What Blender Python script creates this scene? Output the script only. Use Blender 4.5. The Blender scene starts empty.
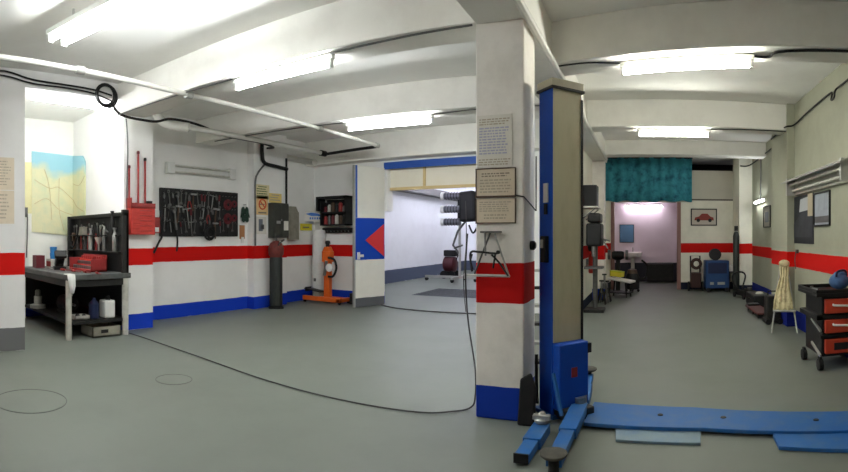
import bpy, bmesh, math, random
from mathutils import Vector, Matrix
R = random.Random(7)
D = bpy.data
SC = bpy.context.scene
COL = SC.collection
PI = math.pi

# ------------------------------------------------------------------ materials
def srgb(r, g, b):
    f = lambda c: (c/12.92 if c <= .04045 else ((c+.055)/1.055)**2.4)
    return (f(r/255), f(g/255), f(b/255), 1)
MATS = {}
def mat(name, col, rough=.6, metal=0, dirt=0.0, dcol=(60, 55, 48), scale=6, bump=0.0, stretch=None, spec=.4):
    if name in MATS: return MATS[name]
    m = D.materials.new(name); m.use_nodes = True
    nt = m.node_tree; b = nt.nodes['Principled BSDF']
    b.inputs['Roughness'].default_value = rough; b.inputs['Metallic'].default_value = metal
    b.inputs['Specular IOR Level'].default_value = spec
    c = srgb(*col); b.inputs['Base Color'].default_value = c
    m.diffuse_color = c
    if dirt > 0:
        tc = nt.nodes.new('ShaderNodeTexCoord'); src = tc.outputs['Object']
        if stretch:
            mp = nt.nodes.new('ShaderNodeMapping'); mp.inputs['Scale'].default_value = stretch
            nt.links.new(src, mp.inputs['Vector']); src = mp.outputs['Vector']
        n = nt.nodes.new('ShaderNodeTexNoise'); n.inputs['Scale'].default_value = scale; n.inputs['Detail'].default_value = 6
        n.inputs['Roughness'].default_value = .65
        nt.links.new(src, n.inputs['Vector'])
        r = nt.nodes.new('ShaderNodeMapRange'); r.inputs[1].default_value = .45; r.inputs[2].default_value = .75
        r.inputs[3].default_value = 0; r.inputs[4].default_value = dirt
        nt.links.new(n.outputs['Fac'], r.inputs[0])
        mx = nt.nodes.new('ShaderNodeMix'); mx.data_type = 'RGBA'
        mx.inputs[6].default_value = c; mx.inputs[7].default_value = srgb(*dcol)
        nt.links.new(r.outputs[0], mx.inputs[0]); nt.links.new(mx.outputs[2], b.inputs['Base Color'])
        if bump:
            bp = nt.nodes.new('ShaderNodeBump'); bp.inputs['Strength'].default_value = bump; bp.inputs['Distance'].default_value = .01
            nt.links.new(n.outputs['Fac'], bp.inputs['Height']); nt.links.new(bp.outputs['Normal'], b.inputs['Normal'])
    MATS[name] = m
    return m

def wall_mat(name, col, bands, dirt=.18, rough=.75, dcol=(120, 112, 100)):
    """painted plaster: bands = (z0, z1, colour) painted at real heights"""
    m = mat(name, col, rough, 0, dirt, dcol, 1.6, .06, spec=.15)
    nt = m.node_tree; b = nt.nodes['Principled BSDF']
    prev = b.inputs['Base Color'].links[0].from_socket
    g = nt.nodes.new('ShaderNodeNewGeometry'); s = nt.nodes.new('ShaderNodeSeparateXYZ')
    nt.links.new(g.outputs['Position'], s.inputs[0])
    wn = nt.nodes.new('ShaderNodeTexNoise'); wn.inputs['Scale'].default_value = 5
    ad = nt.nodes.new('ShaderNodeMath'); ad.operation = 'MULTIPLY_ADD'; ad.inputs[1].default_value = .016
    nt.links.new(g.outputs['Position'], wn.inputs['Vector'])
    nt.links.new(wn.outputs['Fac'], ad.inputs[0]); nt.links.new(s.outputs['Z'], ad.inputs[2])
    for z0, z1, c in bands:
        a = nt.nodes.new('ShaderNodeMath'); a.operation = 'GREATER_THAN'; a.inputs[1].default_value = z0+.008
        d = nt.nodes.new('ShaderNodeMath'); d.operation = 'LESS_THAN'; d.inputs[1].default_value = z1+.008
        k = nt.nodes.new('ShaderNodeMath'); k.operation = 'MULTIPLY'
        nt.links.new(ad.outputs[0], a.inputs[0]); nt.links.new(ad.outputs[0], d.inputs[0])
        nt.links.new(a.outputs[0], k.inputs[0]); nt.links.new(d.outputs[0], k.inputs[1])
        mx = nt.nodes.new('ShaderNodeMix'); mx.data_type = 'RGBA'
        nt.links.new(k.outputs[0], mx.inputs[0]); nt.links.new(prev, mx.inputs[6]); mx.inputs[7].default_value = srgb(*c)
        prev = mx.outputs[2]
    nt.links.new(prev, b.inputs['Base Color'])
    return m

def emit(name, col, strength):
    if name in MATS: return MATS[name]
    m = D.materials.new(name); m.use_nodes = True
    nt = m.node_tree; nt.nodes.clear()
    e = nt.nodes.new('ShaderNodeEmission'); o = nt.nodes.new('ShaderNodeOutputMaterial')
    e.inputs[0].default_value = (*col, 1); e.inputs[1].default_value = strength
    nt.links.new(e.outputs[0], o.inputs[0]); MATS[name] = m
    return m

RED = (204, 20, 14); BLUE = (22, 62, 190); GREY = (112, 116, 118)
M = {}
M['wallL'] = wall_mat('painted_plaster_left', (240, 239, 236), [(0, .25, BLUE), (1.03, 1.30, RED)], .10, dcol=(150, 144, 134))
M['wallBR'] = mat('plain_white_plaster', (238, 237, 236), .75, 0, .08, (150, 144, 134), 2)
M['wallN'] = wall_mat('painted_plaster_near', (224, 222, 220), [(0, .30, (112, 112, 112)), (.99, 1.28, RED)], .1)
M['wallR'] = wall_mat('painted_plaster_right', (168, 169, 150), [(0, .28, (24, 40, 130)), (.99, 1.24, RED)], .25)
M['wallF'] = wall_mat('painted_plaster_far', (240, 237, 222), [(0, .2, (38, 44, 62)), (1.03, 1.30, RED)], .2)
M['wallB'] = wall_mat('painted_plaster_backroom', (236, 236, 240), [(0, .42, (84, 92, 112))], .08)
M['wallS'] = wall_mat('painted_plaster_washroom', (226, 214, 222), [(0, .62, (58, 58, 66))], .1)
M['column'] = wall_mat('painted_plaster_column', (240, 235, 228), [(0, .27, (20, 56, 160)), (.95, 1.28, (190, 18, 16))], .3)
M['ceil'] = mat('ceiling_paint', (240, 239, 234), .85, 0, .16, (150, 144, 132), .9, .04)
M['beam'] = mat('beam_paint', (240, 238, 231), .8, 0, .2, (150, 142, 128), 1.3, .05)
M['floor'] = mat('painted_concrete', (110, 115, 107), .5, 0, .4, (92, 96, 89), 1.1, .02, spec=.35)
M['white'] = mat('white_enamel', (226, 226, 222), .45, 0, .12, (150, 145, 135), 9)
M['dirty_white'] = mat('dirty_white', (200, 198, 188), .6, 0, .4, (110, 105, 92), 8)
M['black'] = mat('black_plastic', (15, 15, 16), .55)
M['hose'] = mat('dusty_hose_rubber', (62, 62, 60), .8)
M['rubber'] = mat('black_rubber', (22, 22, 23), .8, 0, .3, (44, 42, 40), 10)
M['dark'] = mat('dark_steel', (32, 32, 31), .55, .3, .35, (62, 56, 50), 14)
M['steel'] = mat('tool_steel', (150, 150, 148), .35, .85, .4, (70, 68, 64), 16)
M['gun'] = mat('gunmetal', (104, 104, 102), .42, .6, .3, (40, 38, 36), 16)
M['galv'] = mat('galvanised', (178, 178, 172), .45, .5, .25, (110, 108, 100), 10)
M['pipe'] = mat('pipe_paint', (212, 210, 202), .55, 0, .2, (150, 145, 134), 6)
M['blue'] = mat('lift_blue_paint', (14, 74, 178), .45, 0, .2, (18, 48, 110), 5, spec=.3)
M['armblue'] = mat('worn_blue_paint', (36, 94, 158), .5, 0, .6, (82, 106, 126), 7, spec=.25)
M['beige'] = mat('beige_curtain_panel', (186, 180, 152), .6, 0, .5, (134, 126, 98), 3, stretch=(1, 1, .25))
M['red'] = mat('red_enamel', (200, 58, 48), .45, 0, .25, (120, 34, 28), 10)
M['maroon'] = mat('maroon_plastic', (96, 26, 34), .55)
M['oldred'] = mat('brick_red_paint', (152, 46, 44), .5, 0, .3, (90, 40, 36), 12)
M['orange'] = mat('orange_enamel', (226, 102, 34), .45, 0, .3, (150, 66, 26), 9)
M['cartred'] = mat('drawer_red', (198, 66, 40), .45)
M['yellow'] = mat('yellow_plastic', (228, 214, 60), .5)
M['cream'] = mat('cream_paper', (226, 214, 172), .7, 0, .2, (180, 160, 110), 5)
M['paper'] = mat('aged_paper', (214, 200, 178), .75, 0, .3, (176, 160, 134), 6)
M['paperw'] = mat('white_paper', (220, 216, 206), .75, 0, .2, (180, 172, 160), 6)
M['ink'] = mat('faded_ink', (176, 164, 146), .8)
M['inkd'] = mat('dark_ink', (132, 120, 106), .8)
M['inkb'] = mat('blue_ink', (172, 172, 194), .8)
M['cyan'] = mat('blue_cup_plastic', (52, 132, 196), .4)
M['navy'] = mat('navy_plastic', (24, 36, 70), .45)
M['bagblue'] = mat('blue_denim_cloth', (70, 104, 150), .8, 0, .5, (36, 54, 88), 12)
M['compblue'] = mat('compressor_blue', (32, 66, 116), .45)
M['wood'] = mat('dark_wood', (82, 62, 46), .6, 0, .4, (46, 36, 28), 8)
M['pinkwood'] = mat('pink_brown_wood', (150, 112, 104), .6)
M['greytop'] = mat('worn_bench_top', (92, 94, 92), .5, .2, .6, (44, 42, 40), 5)
M['boardblk'] = mat('black_pegboard', (26, 27, 28), .65, 0, .3, (48, 46, 44), 8)
M['green'] = mat('dark_green_cloth', (34, 58, 46), .8)
M['cardb'] = mat('cardboard', (176, 122, 78), .75)
M['meter'] = mat('grimy_grey_box', (150, 146, 132), .6, 0, .6, (92, 86, 74), 7)
M['darkbox'] = mat('dark_panel_box', (58, 60, 54), .55, 0, .4, (88, 84, 74), 9)
M['cloth'] = mat('spotted_cream_cloth', (214, 204, 162), .85, 0, .9, (120, 104, 72), 7)
M['glass'] = mat('photo_glass_grey', (120, 126, 134), .25)
M['transom'] = mat('beige_translucent_sheet', (238, 232, 214), .6, 0, .15, (214, 196, 150), 3)
M['transomf'] = mat('ochre_frame', (220, 196, 142), .6)
M['grate'] = mat('drain_grate', (70, 76, 88), .5, .3)
M['mirror'] = mat('bluish_mirror', (96, 140, 176), .2, .3)
M['panelg'] = mat('grey_wallboard', (196, 192, 178), .8, 0, .15, (160, 154, 138), 3)
M['void'] = mat('unlit_loft_dark', (20, 18, 18), .9)  # near-black colour stands in for the darkness of the unlit loft
M['ringg'] = mat('cover_joint', (82, 85, 80), .7)

def cur_mat():
    m = mat('teal_curtain_fabric', (66, 156, 172), .85, 0, 1.0, (10, 56, 84), 4.2)
    return m
M['curtain'] = cur_mat()

# map sheet: land yellow-green, sea light blue at the top
def map_mat():
    m = mat('printed_map', (214, 211, 172), .7, 0, .8, (178, 196, 168), 3)
    nt = m.node_tree; b = nt.nodes['Principled BSDF']; prev = b.inputs['Base Color'].links[0].from_socket
    g = nt.nodes.new('ShaderNodeNewGeometry'); s = nt.nodes.new('ShaderNodeSeparateXYZ'); nt.links.new(g.outputs['Position'], s.inputs[0])
    n = nt.nodes.new('ShaderNodeTexNoise'); n.inputs['Scale'].default_value = 1.6; n.inputs['Detail'].default_value = 5
    nt.links.new(g.outputs['Position'], n.inputs['Vector'])
    ma = nt.nodes.new('ShaderNodeMath'); ma.operation = 'MULTIPLY_ADD'; ma.inputs[1].default_value = .7
    nt.links.new(n.outputs['Fac'], ma.inputs[0]); nt.links.new(s.outputs['Z'], ma.inputs[2])
    r = nt.nodes.new('ShaderNodeMapRange'); r.inputs[1].default_value = 2.98; r.inputs[2].default_value = 3.16
    nt.links.new(ma.outputs[0], r.inputs[0])
    mx = nt.nodes.new('ShaderNodeMix'); mx.data_type = 'RGBA'; nt.links.new(r.outputs[0], mx.inputs[0])
    nt.links.new(prev, mx.inputs[6]); mx.inputs[7].default_value = srgb(150, 198, 210)
    nt.links.new(mx.outputs[2], b.inputs['Base Color'])
    return m
M['map'] = map_mat()
M['oldmap'] = mat('old_yellow_map', (218, 212, 164), .7, 0, .5, (188, 176, 120), 4)

TUBE = emit('lit_tube', (.95, .985, 1), 20)
TUBEF = emit('fill_tube_left', (.95, 1, .97), 15)
TUBEL = emit('lit_tube_near', (.95, .99, 1), 10)
TUBEW = emit('lit_tube_warm', (1, 1, .90), 20)
TUBEE = emit('fill_tube_right', (1, 1, .9), 1.5)
TUBEC = emit('lit_tube_cool', (.80, .83, 1), 26)
TUBEP = emit('lit_tube_pink', (.98, .88, 1), 4.5)

# ------------------------------------------------------------------ mesh kit
SPLIT = {'lamp_holder', 'wheel', 'label_plate', 'wheel_image', 'part_lump', 'step_rail', 'hook'}
class MB:
    def __init__(s): s.bm = bmesh.new()
    def add(s, verts, faces):
        vs = [s.bm.verts.new(v) for v in verts]
        for f in faces:
            try: s.bm.faces.new([vs[i] for i in f])
            except ValueError: pass
        return s
    def box(s, c, d, rot=None):
        m = Matrix.Translation(c) @ (rot.to_4x4() if rot else Matrix.Identity(4))
        h = [x/2 for x in d]
        vs = [m @ Vector((sx*h[0], sy*h[1], sz*h[2])) for sz in (-1, 1) for sy in (-1, 1) for sx in (-1, 1)]
        return s.add(vs, [(0, 2, 3, 1), (4, 5, 7, 6), (0, 1, 5, 4), (2, 6, 7, 3), (0, 4, 6, 2), (1, 3, 7, 5)])
    def bb(s, x0, x1, y0, y1, z0, z1): return s.box(((x0+x1)/2, (y0+y1)/2, (z0+z1)/2), (x1-x0, y1-y0, z1-z0))
    def prism(s, poly, z0, z1):
        n = len(poly)
        vs = [(p[0], p[1], z0) for p in poly]+[(p[0], p[1], z1) for p in poly]
        return s.add(vs, [tuple(range(n-1, -1, -1)), tuple(range(n, 2*n))]+[(i, (i+1) % n, n+(i+1) % n, n+i) for i in range(n)])
    def prismy(s, poly, y0, y1):     # outline in x,z extruded along y
        n = len(poly)
        vs = [(p[0], y0, p[1]) for p in poly]+[(p[0], y1, p[1]) for p in poly]
        return s.add(vs, [tuple(range(n)), tuple(range(2*n-1, n-1, -1))]+[((i+1) % n, i, n+i, n+(i+1) % n) for i in range(n)])
    def bar(s, p, q, w, h):
        p, q = Vector(p), Vector(q); d = q-p
        return s.box((p+q)/2, (w, h, d.length), d.to_track_quat('Z', 'Y').to_matrix())
    def tube(s, pts, r, seg=8, closed=False):
        pts = [Vector(p) for p in pts]; n = len(pts)
        rs = r if isinstance(r, (list, tuple)) else [r]*n
        rings = []; up = None
        for i, p in enumerate(pts):
            a = pts[i-1] if (i > 0 or closed) else p; b = pts[(i+1) % n] if (i < n-1 or closed) else p
            t = (b-a)
            t = t.normalized() if t.length > 1e-9 else Vector((0, 0, 1))
            if up is None:
                up = Vector((0, 0, 1)) if abs(t.z) < .9 else Vector((1, 0, 0))
            u = (up-t*up.dot(t))
            u = u.normalized() if u.length > 1e-6 else t.orthogonal().normalized()
            up = u; v = t.cross(u)
            rings.append([s.bm.verts.new(p+(u*math.cos(2*PI*k/seg)+v*math.sin(2*PI*k/seg))*rs[i]) for k in range(seg)])
        m = n if closed else n-1
        for i in range(m):
            A, B = rings[i], rings[(i+1) % n]
            for k in range(seg): s.bm.faces.new((A[k], A[(k+1) % seg], B[(k+1) % seg], B[k]))
        if not closed:
            s.bm.faces.new(rings[0][::-1]); s.bm.faces.new(rings[-1])
        return s
    def cyl(s, p, q, r, seg=16, r2=None): return s.tube([p, q], [r, r2 if r2 is not None else r], seg)
    def lathe(s, prof, c=(0, 0, 0), seg=20, axis='z'):
        rings = []
        for r, h in prof:
            ring = []
            for k in range(seg):
                a = 2*PI*k/seg; v = (r*math.cos(a), r*math.sin(a), h)
                if axis == 'y': v = (v[0], h, v[1])
                if axis == 'x': v = (h, v[0], v[1])
                ring.append(s.bm.verts.new(Vector(v)+Vector(c)))
            rings.append(ring)
        for A, B in zip(rings, rings[1:]):
            for k in range(seg): s.bm.faces.new((A[k], A[(k+1) % seg], B[(k+1) % seg], B[k]))
        s.bm.faces.new(rings[0][::-1]); s.bm.faces.new(rings[-1])
        return s
    def ball(s, c, r, sq=(1, 1, 1), seg=14):
        n = seg//2
        return s.lathe([(max(.0005, r*math.sin(PI*i/n))*1, -r*math.cos(PI*i/n)*sq[2]/sq[0]) for i in range(n+1)], c, seg) if sq[0] == sq[1] == 1 else s._ball(c, r, sq, seg)
    def _ball(s, c, r, sq, seg):
        n0 = len(s.bm.verts); s.lathe([(max(.0005, r*math.sin(PI*i/(seg//2))), -r*math.cos(PI*i/(seg//2))) for i in range(seg//2+1)], (0, 0, 0), seg)
        s.bm.verts.ensure_lookup_table()
        for v in s.bm.verts[n0:]: v.co = Vector((v.co.x*sq[0]+c[0], v.co.y*sq[1]+c[1], v.co.z*sq[2]+c[2]))
        return s
    def torus(s, c, R_, r, axis='z', seg=24, rs=8):
        pts = []
        for k in range(seg):
            a = 2*PI*k/seg; x, y = R_*math.cos(a), R_*math.sin(a)
            v = {'z': (x, y, 0), 'y': (x, 0, y), 'x': (0, x, y)}[axis]
            pts.append(Vector(v)+Vector(c))
        return s.tube(pts, r, rs, True)
    def xf(s, m):
        bmesh.ops.transform(s.bm, matrix=m, verts=s.bm.verts); return s
    def build(s, name, m, parent=None, bevel=0, smooth=True):
        if name in SPLIT and parent:              # every separate piece is a part of its own
            s.bm.verts.index_update(); seen = set(); out = None
            for v in list(s.bm.verts):
                if v in seen: continue
                st = [v]; isl = {v}
                while st:
                    for e in st.pop().link_edges:
                        for b in e.verts:
                            if b not in isl: isl.add(b); st.append(b)
                seen |= isl; vl = list(isl); ix = {b: i for i, b in enumerate(vl)}
                fs = {f for b in isl for f in b.link_faces}
                out = MB().add([b.co.copy() for b in vl], [[ix[b] for b in f.verts] for f in fs])._one(name, m, parent, bevel, smooth)
            s.bm.free(); return out
        return s._one(name, m, parent, bevel, smooth)
    def _one(s, name, m, parent=None, bevel=0, smooth=True):
        bmesh.ops.recalc_face_normals(s.bm, faces=s.bm.faces)
        me = D.meshes.new(name); s.bm.to_mesh(me); s.bm.free()
        me.materials.append(M[m] if isinstance(m, str) else m)
        if smooth:
            me.shade_smooth(); me.set_sharp_from_angle(angle=math.radians(38))
        o = D.objects.new(name, me); COL.objects.link(o)
        if parent: o.parent = parent
        if bevel:
            b = o.modifiers.new('edge', 'BEVEL'); b.width = bevel; b.segments = 2; b.limit_method = 'ANGLE'
        return o
def B(x0, x1, y0, y1, z0, z1): return MB().bb(x0, x1, y0, y1, z0, z1)

def tag(o, label, cat, group=None):
    o['label'] = label; o['category'] = cat
    if group: o['group'] = group
    return o
def thing(name, label, cat, loc=(0, 0, 0), rz=0, group=None):
    o = D.objects.new(name, None); COL.objects.link(o); o.empty_display_size = .1
    o.location = loc; o.rotation_euler = (0, 0, rz)
    return tag(o, label, cat, group)
def solo(name, mb, m, label, cat, loc=(0, 0, 0), rz=0, group=None, bevel=0):
    o = mb.build(name, m, None, bevel); o.location = loc; o.rotation_euler = (0, 0, rz)
    return tag(o, label, cat, group)
def struct(name, mb, m, parent=None, bevel=0):
    o = mb.build(name, m, parent, bevel)
    if not parent: o['kind'] = 'structure'
    return o
def dup(root, loc, rz=None, label=None, rot=None, scale=None):
    r = root.copy(); COL.objects.link(r); r.location = loc
    if rz is not None: r.rotation_euler = (0, 0, rz)
    if rot: r.rotation_euler = rot
    if scale: r.scale = (scale,)*3
    if label: r['label'] = label
    for ch in list(root.children):
        c = ch.copy(); COL.objects.link(c); c.parent = r
        for g in ch.children:
            d = g.copy(); COL.objects.link(d); d.parent = c
    return r
def smooth_path(pts, n=6):
    P = [Vector(p) for p in pts]; out = []
    for i in range(len(P)-1):
        a, b, c, d = P[max(i-1, 0)], P[i], P[i+1], P[min(i+2, len(P)-1)]
        for k in range(n):
            t = k/n
            out.append(.5*((2*b)+(c-a)*t+(2*a-5*b+4*c-d)*t*t+(3*b-a-3*c+d)*t**3))
    out.append(P[-1]); return out
LW, RW = PI/2, -PI/2          # things hung on the left / right wall: local x runs to the viewer's right, -y out of the wall

# ------------------------------------------------------------------ the building
ZC = 3.69; ZB = 3.255
struct('floor', B(-9.2, 3.1, -3.2, 21.2, -.12, 0), 'floor')
struct('ceiling', B(-9.2, 3.1, -3.2, 21.2, ZC, ZC+.12), 'ceil')
struct('wall_left', B(-9.05, -6.24, -3.1, 2.1, 0, ZC), 'wallN')
struct('wall_alcove', B(-9.05, -8.8, 2.1, 3.95, 0, ZC), wall_mat('painted_plaster_alcove', (232, 234, 226), [(0, .28, (24, 40, 120))], .1))
struct('wall_alcove_side', B(-9.05, -6.86, 3.95, 4.5, 0, ZC), 'wallL')
struct('lintel', MB().prism([(-6.24, 2.1), (-6.3, 3.97), (-6.3, 4.5), (-6.9, 4.5), (-6.6, 3.9), (-6.45, 2.1)], 3.46, ZC), 'wallN')
struct('wall_left_main', B(-7.7, -7.45, 4.5, 9.7, 0, ZC), 'wallL')
struct('pilaster_wall_left', B(-7.46, -7.27, 7.22, 8.25, 0, ZC), 'wallL')
wb = MB().bb(-7.7, -5.64, 9.45, 9.7, 0, ZC).bb(-5.64, -5.43, 9.45, 9.7, 2.05, ZC).bb(-5.43, -2.85, 9.45, 9.7, 3.06, ZC)
struct('wall_back', wb, 'wallL')
struct('wall_back_right', B(-2.85, -1.3, 9.45, 9.7, 0, ZC), 'wallBR')
struct('trim_5', B(-7.85, -7.5, 9.75, 20.5, 2.96, 3.2), mat('soffit_grey', (112, 108, 108), .7))
struct('wall_backroom_left', B(-8.1, -7.85, 9.7, 21.1, 0, ZC), 'wallB')
struct('wall_backroom_end', B(-8.1, -1.2, 20.6, 20.8, 0, ZC), 'wallB')
struct('wall_middle', B(-1.45, -1.3, 9.7, 21.1, 0, ZC), 'wallF')
wf = MB().bb(-1.3, -1.0, 14, 14.2, 0, ZC).bb(-1.0, .9, 14, 14.2, 2.45, ZC).bb(.9, 1.2, 14, 14.2, 0, ZC).bb(1.2, 2.5, 14, 14.2, 0, 3.34).bb(2.5, 3.0, 14, 14.2, 0, ZC)
struct('wall_far', wf, 'wallF')
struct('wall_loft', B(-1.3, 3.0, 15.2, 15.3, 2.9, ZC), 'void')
struct('wall_washroom', MB().bb(-1.3, 1.35, 16.5, 16.6, 0, 2.9).bb(1.25, 1.35, 14.2, 16.5, 0, 2.9), 'wallS')
struct('ceiling_washroom', B(-1.3, 1.35, 14.2, 16.6, 2.8, 2.9), 'ceil')
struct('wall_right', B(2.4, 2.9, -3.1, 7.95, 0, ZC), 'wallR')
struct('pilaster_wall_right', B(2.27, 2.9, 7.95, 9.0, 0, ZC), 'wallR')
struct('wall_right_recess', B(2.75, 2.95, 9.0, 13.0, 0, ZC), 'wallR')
struct('wall_right_corner', B(2.4, 2.95, 13.0, 14.0, 0, ZC), 'wallF')
struct('wall_rear', B(-6.3, 2.5, -3.1, -2.95, 0, ZC), 'wallN')
struct('beam', MB().prism([(-6.3, 3.52), (-1.4, 3.88), (-1.4, 4.25), (-6.3, 3.97)], ZB, ZC), 'beam', bevel=.012)
struct('beam', MB().prism([(-7.45, 5.85), (-1.4, 6.5), (-1.4, 6.9), (-7.45, 6.25)], ZB, ZC), 'beam', bevel=.012)
struct('beam', B(-7.45, -1.4, 9.1, 9.45, 3.14, ZC), 'beam', bevel=.012)
struct('beam', MB().prism([(-1.0, 5.02), (2.4, 4.15), (2.4, 4.6), (-1.0, 5.45)], ZB, ZC), 'beam', bevel=.012)
struct('beam', B(-1.0, 2.4, 8.0, 8.4, ZB, ZC), 'beam', bevel=.012)
struct('beam', B(-1.0, 2.75, 11.4, 11.8, 3.36, ZC), 'beam', bevel=.012)
struct('beam_girder', B(-1.4, -.98, -3.0, 11.95, ZB, ZC), 'beam', bevel=.012)
struct('column', B(-1.4, -.99, 3.9, 4.3, 0, ZB), 'column', bevel=.012)
struct('column', B(-1.45, -1.02, 11.6, 12.0, 0, ZB), 'column', bevel=.012)
struct('trim_1', B(-5.5, -2.85, 9.42, 9.45, 2.95, 3.10), mat('lintel_blue', (40, 84, 168), .5))
w1 = struct('window_1', B(-5.44, -2.86, 9.60, 9.63, 2.52, 3.06), 'transom')
struct('window_frame', MB().bb(-5.45, -2.85, 9.56, 9.66, 3.0, 3.07).bb(-5.45, -2.85, 9.56, 9.66, 2.50, 2.56).bb(-4.62, -4.57, 9.56, 9.66, 2.56, 3.0), 'transomf', w1)
struct('trim_2', B(1.2, 2.5, 13.985, 14.0, 2.50, 2.54), mat('panel_joint', (92, 86, 78), .8))
struct('trim_3', B(1.2, 2.5, 13.98, 14.0, 2.54, 3.34), 'panelg')
# washroom doorway frame
dj = struct('trim_4', MB().bb(.82, .92, 13.97, 14.22, 0, 2.45).bb(-1.04, -.95, 13.97, 14.22, 0, 2.45), 'pinkwood')

# open door leaf
dv = Vector((-5.50-(-5.79), 9.42-8.66)); dl = dv.length
d1 = D.objects.new('door_1', None); COL.objects.link(d1); d1['kind'] = 'structure'
d1.location = (-5.79, 8.66, 0); d1.rotation_euler = (0, 0, math.atan2(dv.y, dv.x))
M['doorw'] = wall_mat('door_panel_paint', (226, 224, 214), [(0, .2, (92, 94, 98)), (1.0, 1.88, (22, 66, 170))], .12)
MB().bb(.03, dl, -.025, .025, .01, 2.98).build('door_panel', 'doorw', d1)
MB().bb(0, .035, -.03, .03, .01, 2.98).build('edge_strip', 'galv', d1)
B(.035, .085, -.028, .028, 1.88, 2.98).build('edge_strip', mat('lintel_blue', (40, 84, 168), .5), d1)
MB().prismy([(dl*.36, 1.41), (dl*.98, 1.76), (dl*.98, 1.06)], -.03, -.024).build('red_emblem', mat('emblem_red', (206, 44, 46), .5), d1)
MB().bb(.08, .22, -.07, -.024, 1.06, 1.11).bb(.08, .14, -.05, -.024, 1.01, 1.16).build('door_handle', 'white', d1)

# ------------------------------------------------------------------ lamps
def batten(label, p, q, tubes=1, tm=None, group=None, rad=.021, glow=True, name='fluorescent_light'):
    p, q = Vector(p), Vector(q); L = (q-p).length; c = (p+q)/2
    t = thing(name, label, 'ceiling light', c, math.atan2((q-p).y, (q-p).x), group)
    w = .062 if tubes == 1 else .24
    MB().bb(-L/2, L/2, -w/2, w/2, -.0, .055).build('housing', 'white', t, .006)
    for k in range(tubes):
        y = 0 if tubes == 1 else (-.085+.17*k)
        e = MB()
        for s in (-1, 1): e.bb(s*(L/2-.03)-.015, s*(L/2-.03)+.015, y-.025, y+.025, -.075, .0)
        e.build('lamp_holder', 'white', t)
        MB().cyl((-L/2+.045, y, -.05), (L/2-.045, y, -.05), rad, 12).build('tube', tm if glow else 'dirty_white', t)
    return t
G = 'fluorescent ceiling lights'
lt = batten('twin tube fluorescent light on the near left ceiling above the workbench', (-4.68, 1.90, 3.50), (-3.15, 2.30, 3.50), 2, TUBEL, G)
for x in (-.5, .5): MB().cyl((x, 0, .05), (x, 0, .19), .012, 8).build('hanger_rod', 'galv', lt)
batten('single tube light under the beam running left from the central column', (-4.12, 3.80, 3.198), (-2.82, 3.88, 3.198), 1, TUBE, G)
batten('single tube light under the second left beam, above the open white and blue door', (-4.40, 6.4, 3.198), (-3.00, 6.55, 3.198), 1, TUBE, G)
batten('single tube light under the nearest beam of the right bay', (-.28, 5.05, 3.198), (1.02, 4.72, 3.198), 1, TUBEW, G)
batten('single tube light under the second beam of the right bay, before the curtain', (-.18, 8.15, 3.198), (1.02, 8.15, 3.198), 1, TUBEW, G)
batten('tube light hidden behind the lintel above the workbench alcove', (-6.56, 2.25, 3.47), (-6.72, 3.70, 3.47), 1, TUBE, G)
for i, (x, y) in enumerate(((-4.2, -1.0), (.8, -1.2))):  # two unseen lamps added behind the camera to brighten the front bays
    batten(('added unseen fill tube on the ceiling in the left of the entrance bay', 'added unseen fill tube on the ceiling in the right of the entrance bay')[i], (x-.65, y, 3.635), (x+.65, y, 3.635), 1, TUBEF if i == 0 else TUBEE, G)
for i, (x, y) in enumerate(((-6.4, 12.2), (-6.4, 16.0), (-6.4, 19.2), (-3.6, 12.4))):
    batten(('cool tube light just inside the white back room', 'cool tube light above the drying lamp in the back room', 'cool tube light at the far end of the back room', 'cool tube light on the right of the back room')[i], (x-.65, y, 3.635), (x+.65, y, 3.635), 1, TUBEC, 'back room lights')
batten('bright tube light in the washroom behind the teal curtain', (-.8, 16.3, 2.51), (.5, 16.3, 2.51), 1, TUBEP)
# small lit tube on recess wall
t = thing('wall_light', 'short lit tube light on the recessed right wall above a small picture', 'wall light', (2.75, 11.9, 2.33), RW)
B(-.5, .5, -.05, 0, -.02, .06).build('housing', 'white', t)
MB().cyl((-.46, -.07, .01), (.46, -.07, .01), .02, 10).build('tube', TUBEL, t)
# unlit twin fixture over the tool board
t = thing('wall_light', 'unlit white twin tube batten on the wall above the black tool board', 'wall light', (-7.45, 5.98, 2.72), LW)
B(-.82, .82, -.04, 0, -.08, .10).build('housing', 'white', t, .008)
for z in (-.05, .06): MB().cyl((-.68, -.07, z), (.68, -.07, z), .02, 10).build('tube', 'dirty_white', t)
for s in (-1, 1): B(s*.75-.08, s*.75+.08, -.10, 0, -.09, .12).build('end_cap', 'white', t, .008)
# angled reflector on right wall
t = thing('wall_light', 'unlit metal reflector light tilted on the right wall above the posters', 'wall light', (2.4, 6.6, 2.22), RW)
MB().add([(-1.3, 0, .26), (1.3, 0, .26), (1.3, -.26, .14), (-1.3, -.26, .14), (-1.3, 0, .24), (1.3, 0, .24), (1.3, -.255, .12), (-1.3, -.255, .12)],
         [(0, 1, 2, 3), (7, 6, 5, 4), (0, 4, 5, 1), (1, 5, 6, 2), (2, 6, 7, 3), (3, 7, 4, 0)]).build('reflector', 'galv', t)
B(-1.2, 1.2, -.06, 0, -.06, .24).build('housing', 'dirty_white', t, .008)
for z in (0, .09): MB().cyl((-1.1, -.1-.6*z, z), (1.1, -.1-.6*z, z), .022, 10).build('tube', 'dirty_white', t)
for s in (-1, 1): B(s*1.15-.03, s*1.15+.03, -.2, 0, -.07, .2).build('end_cap', 'galv', t)

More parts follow.
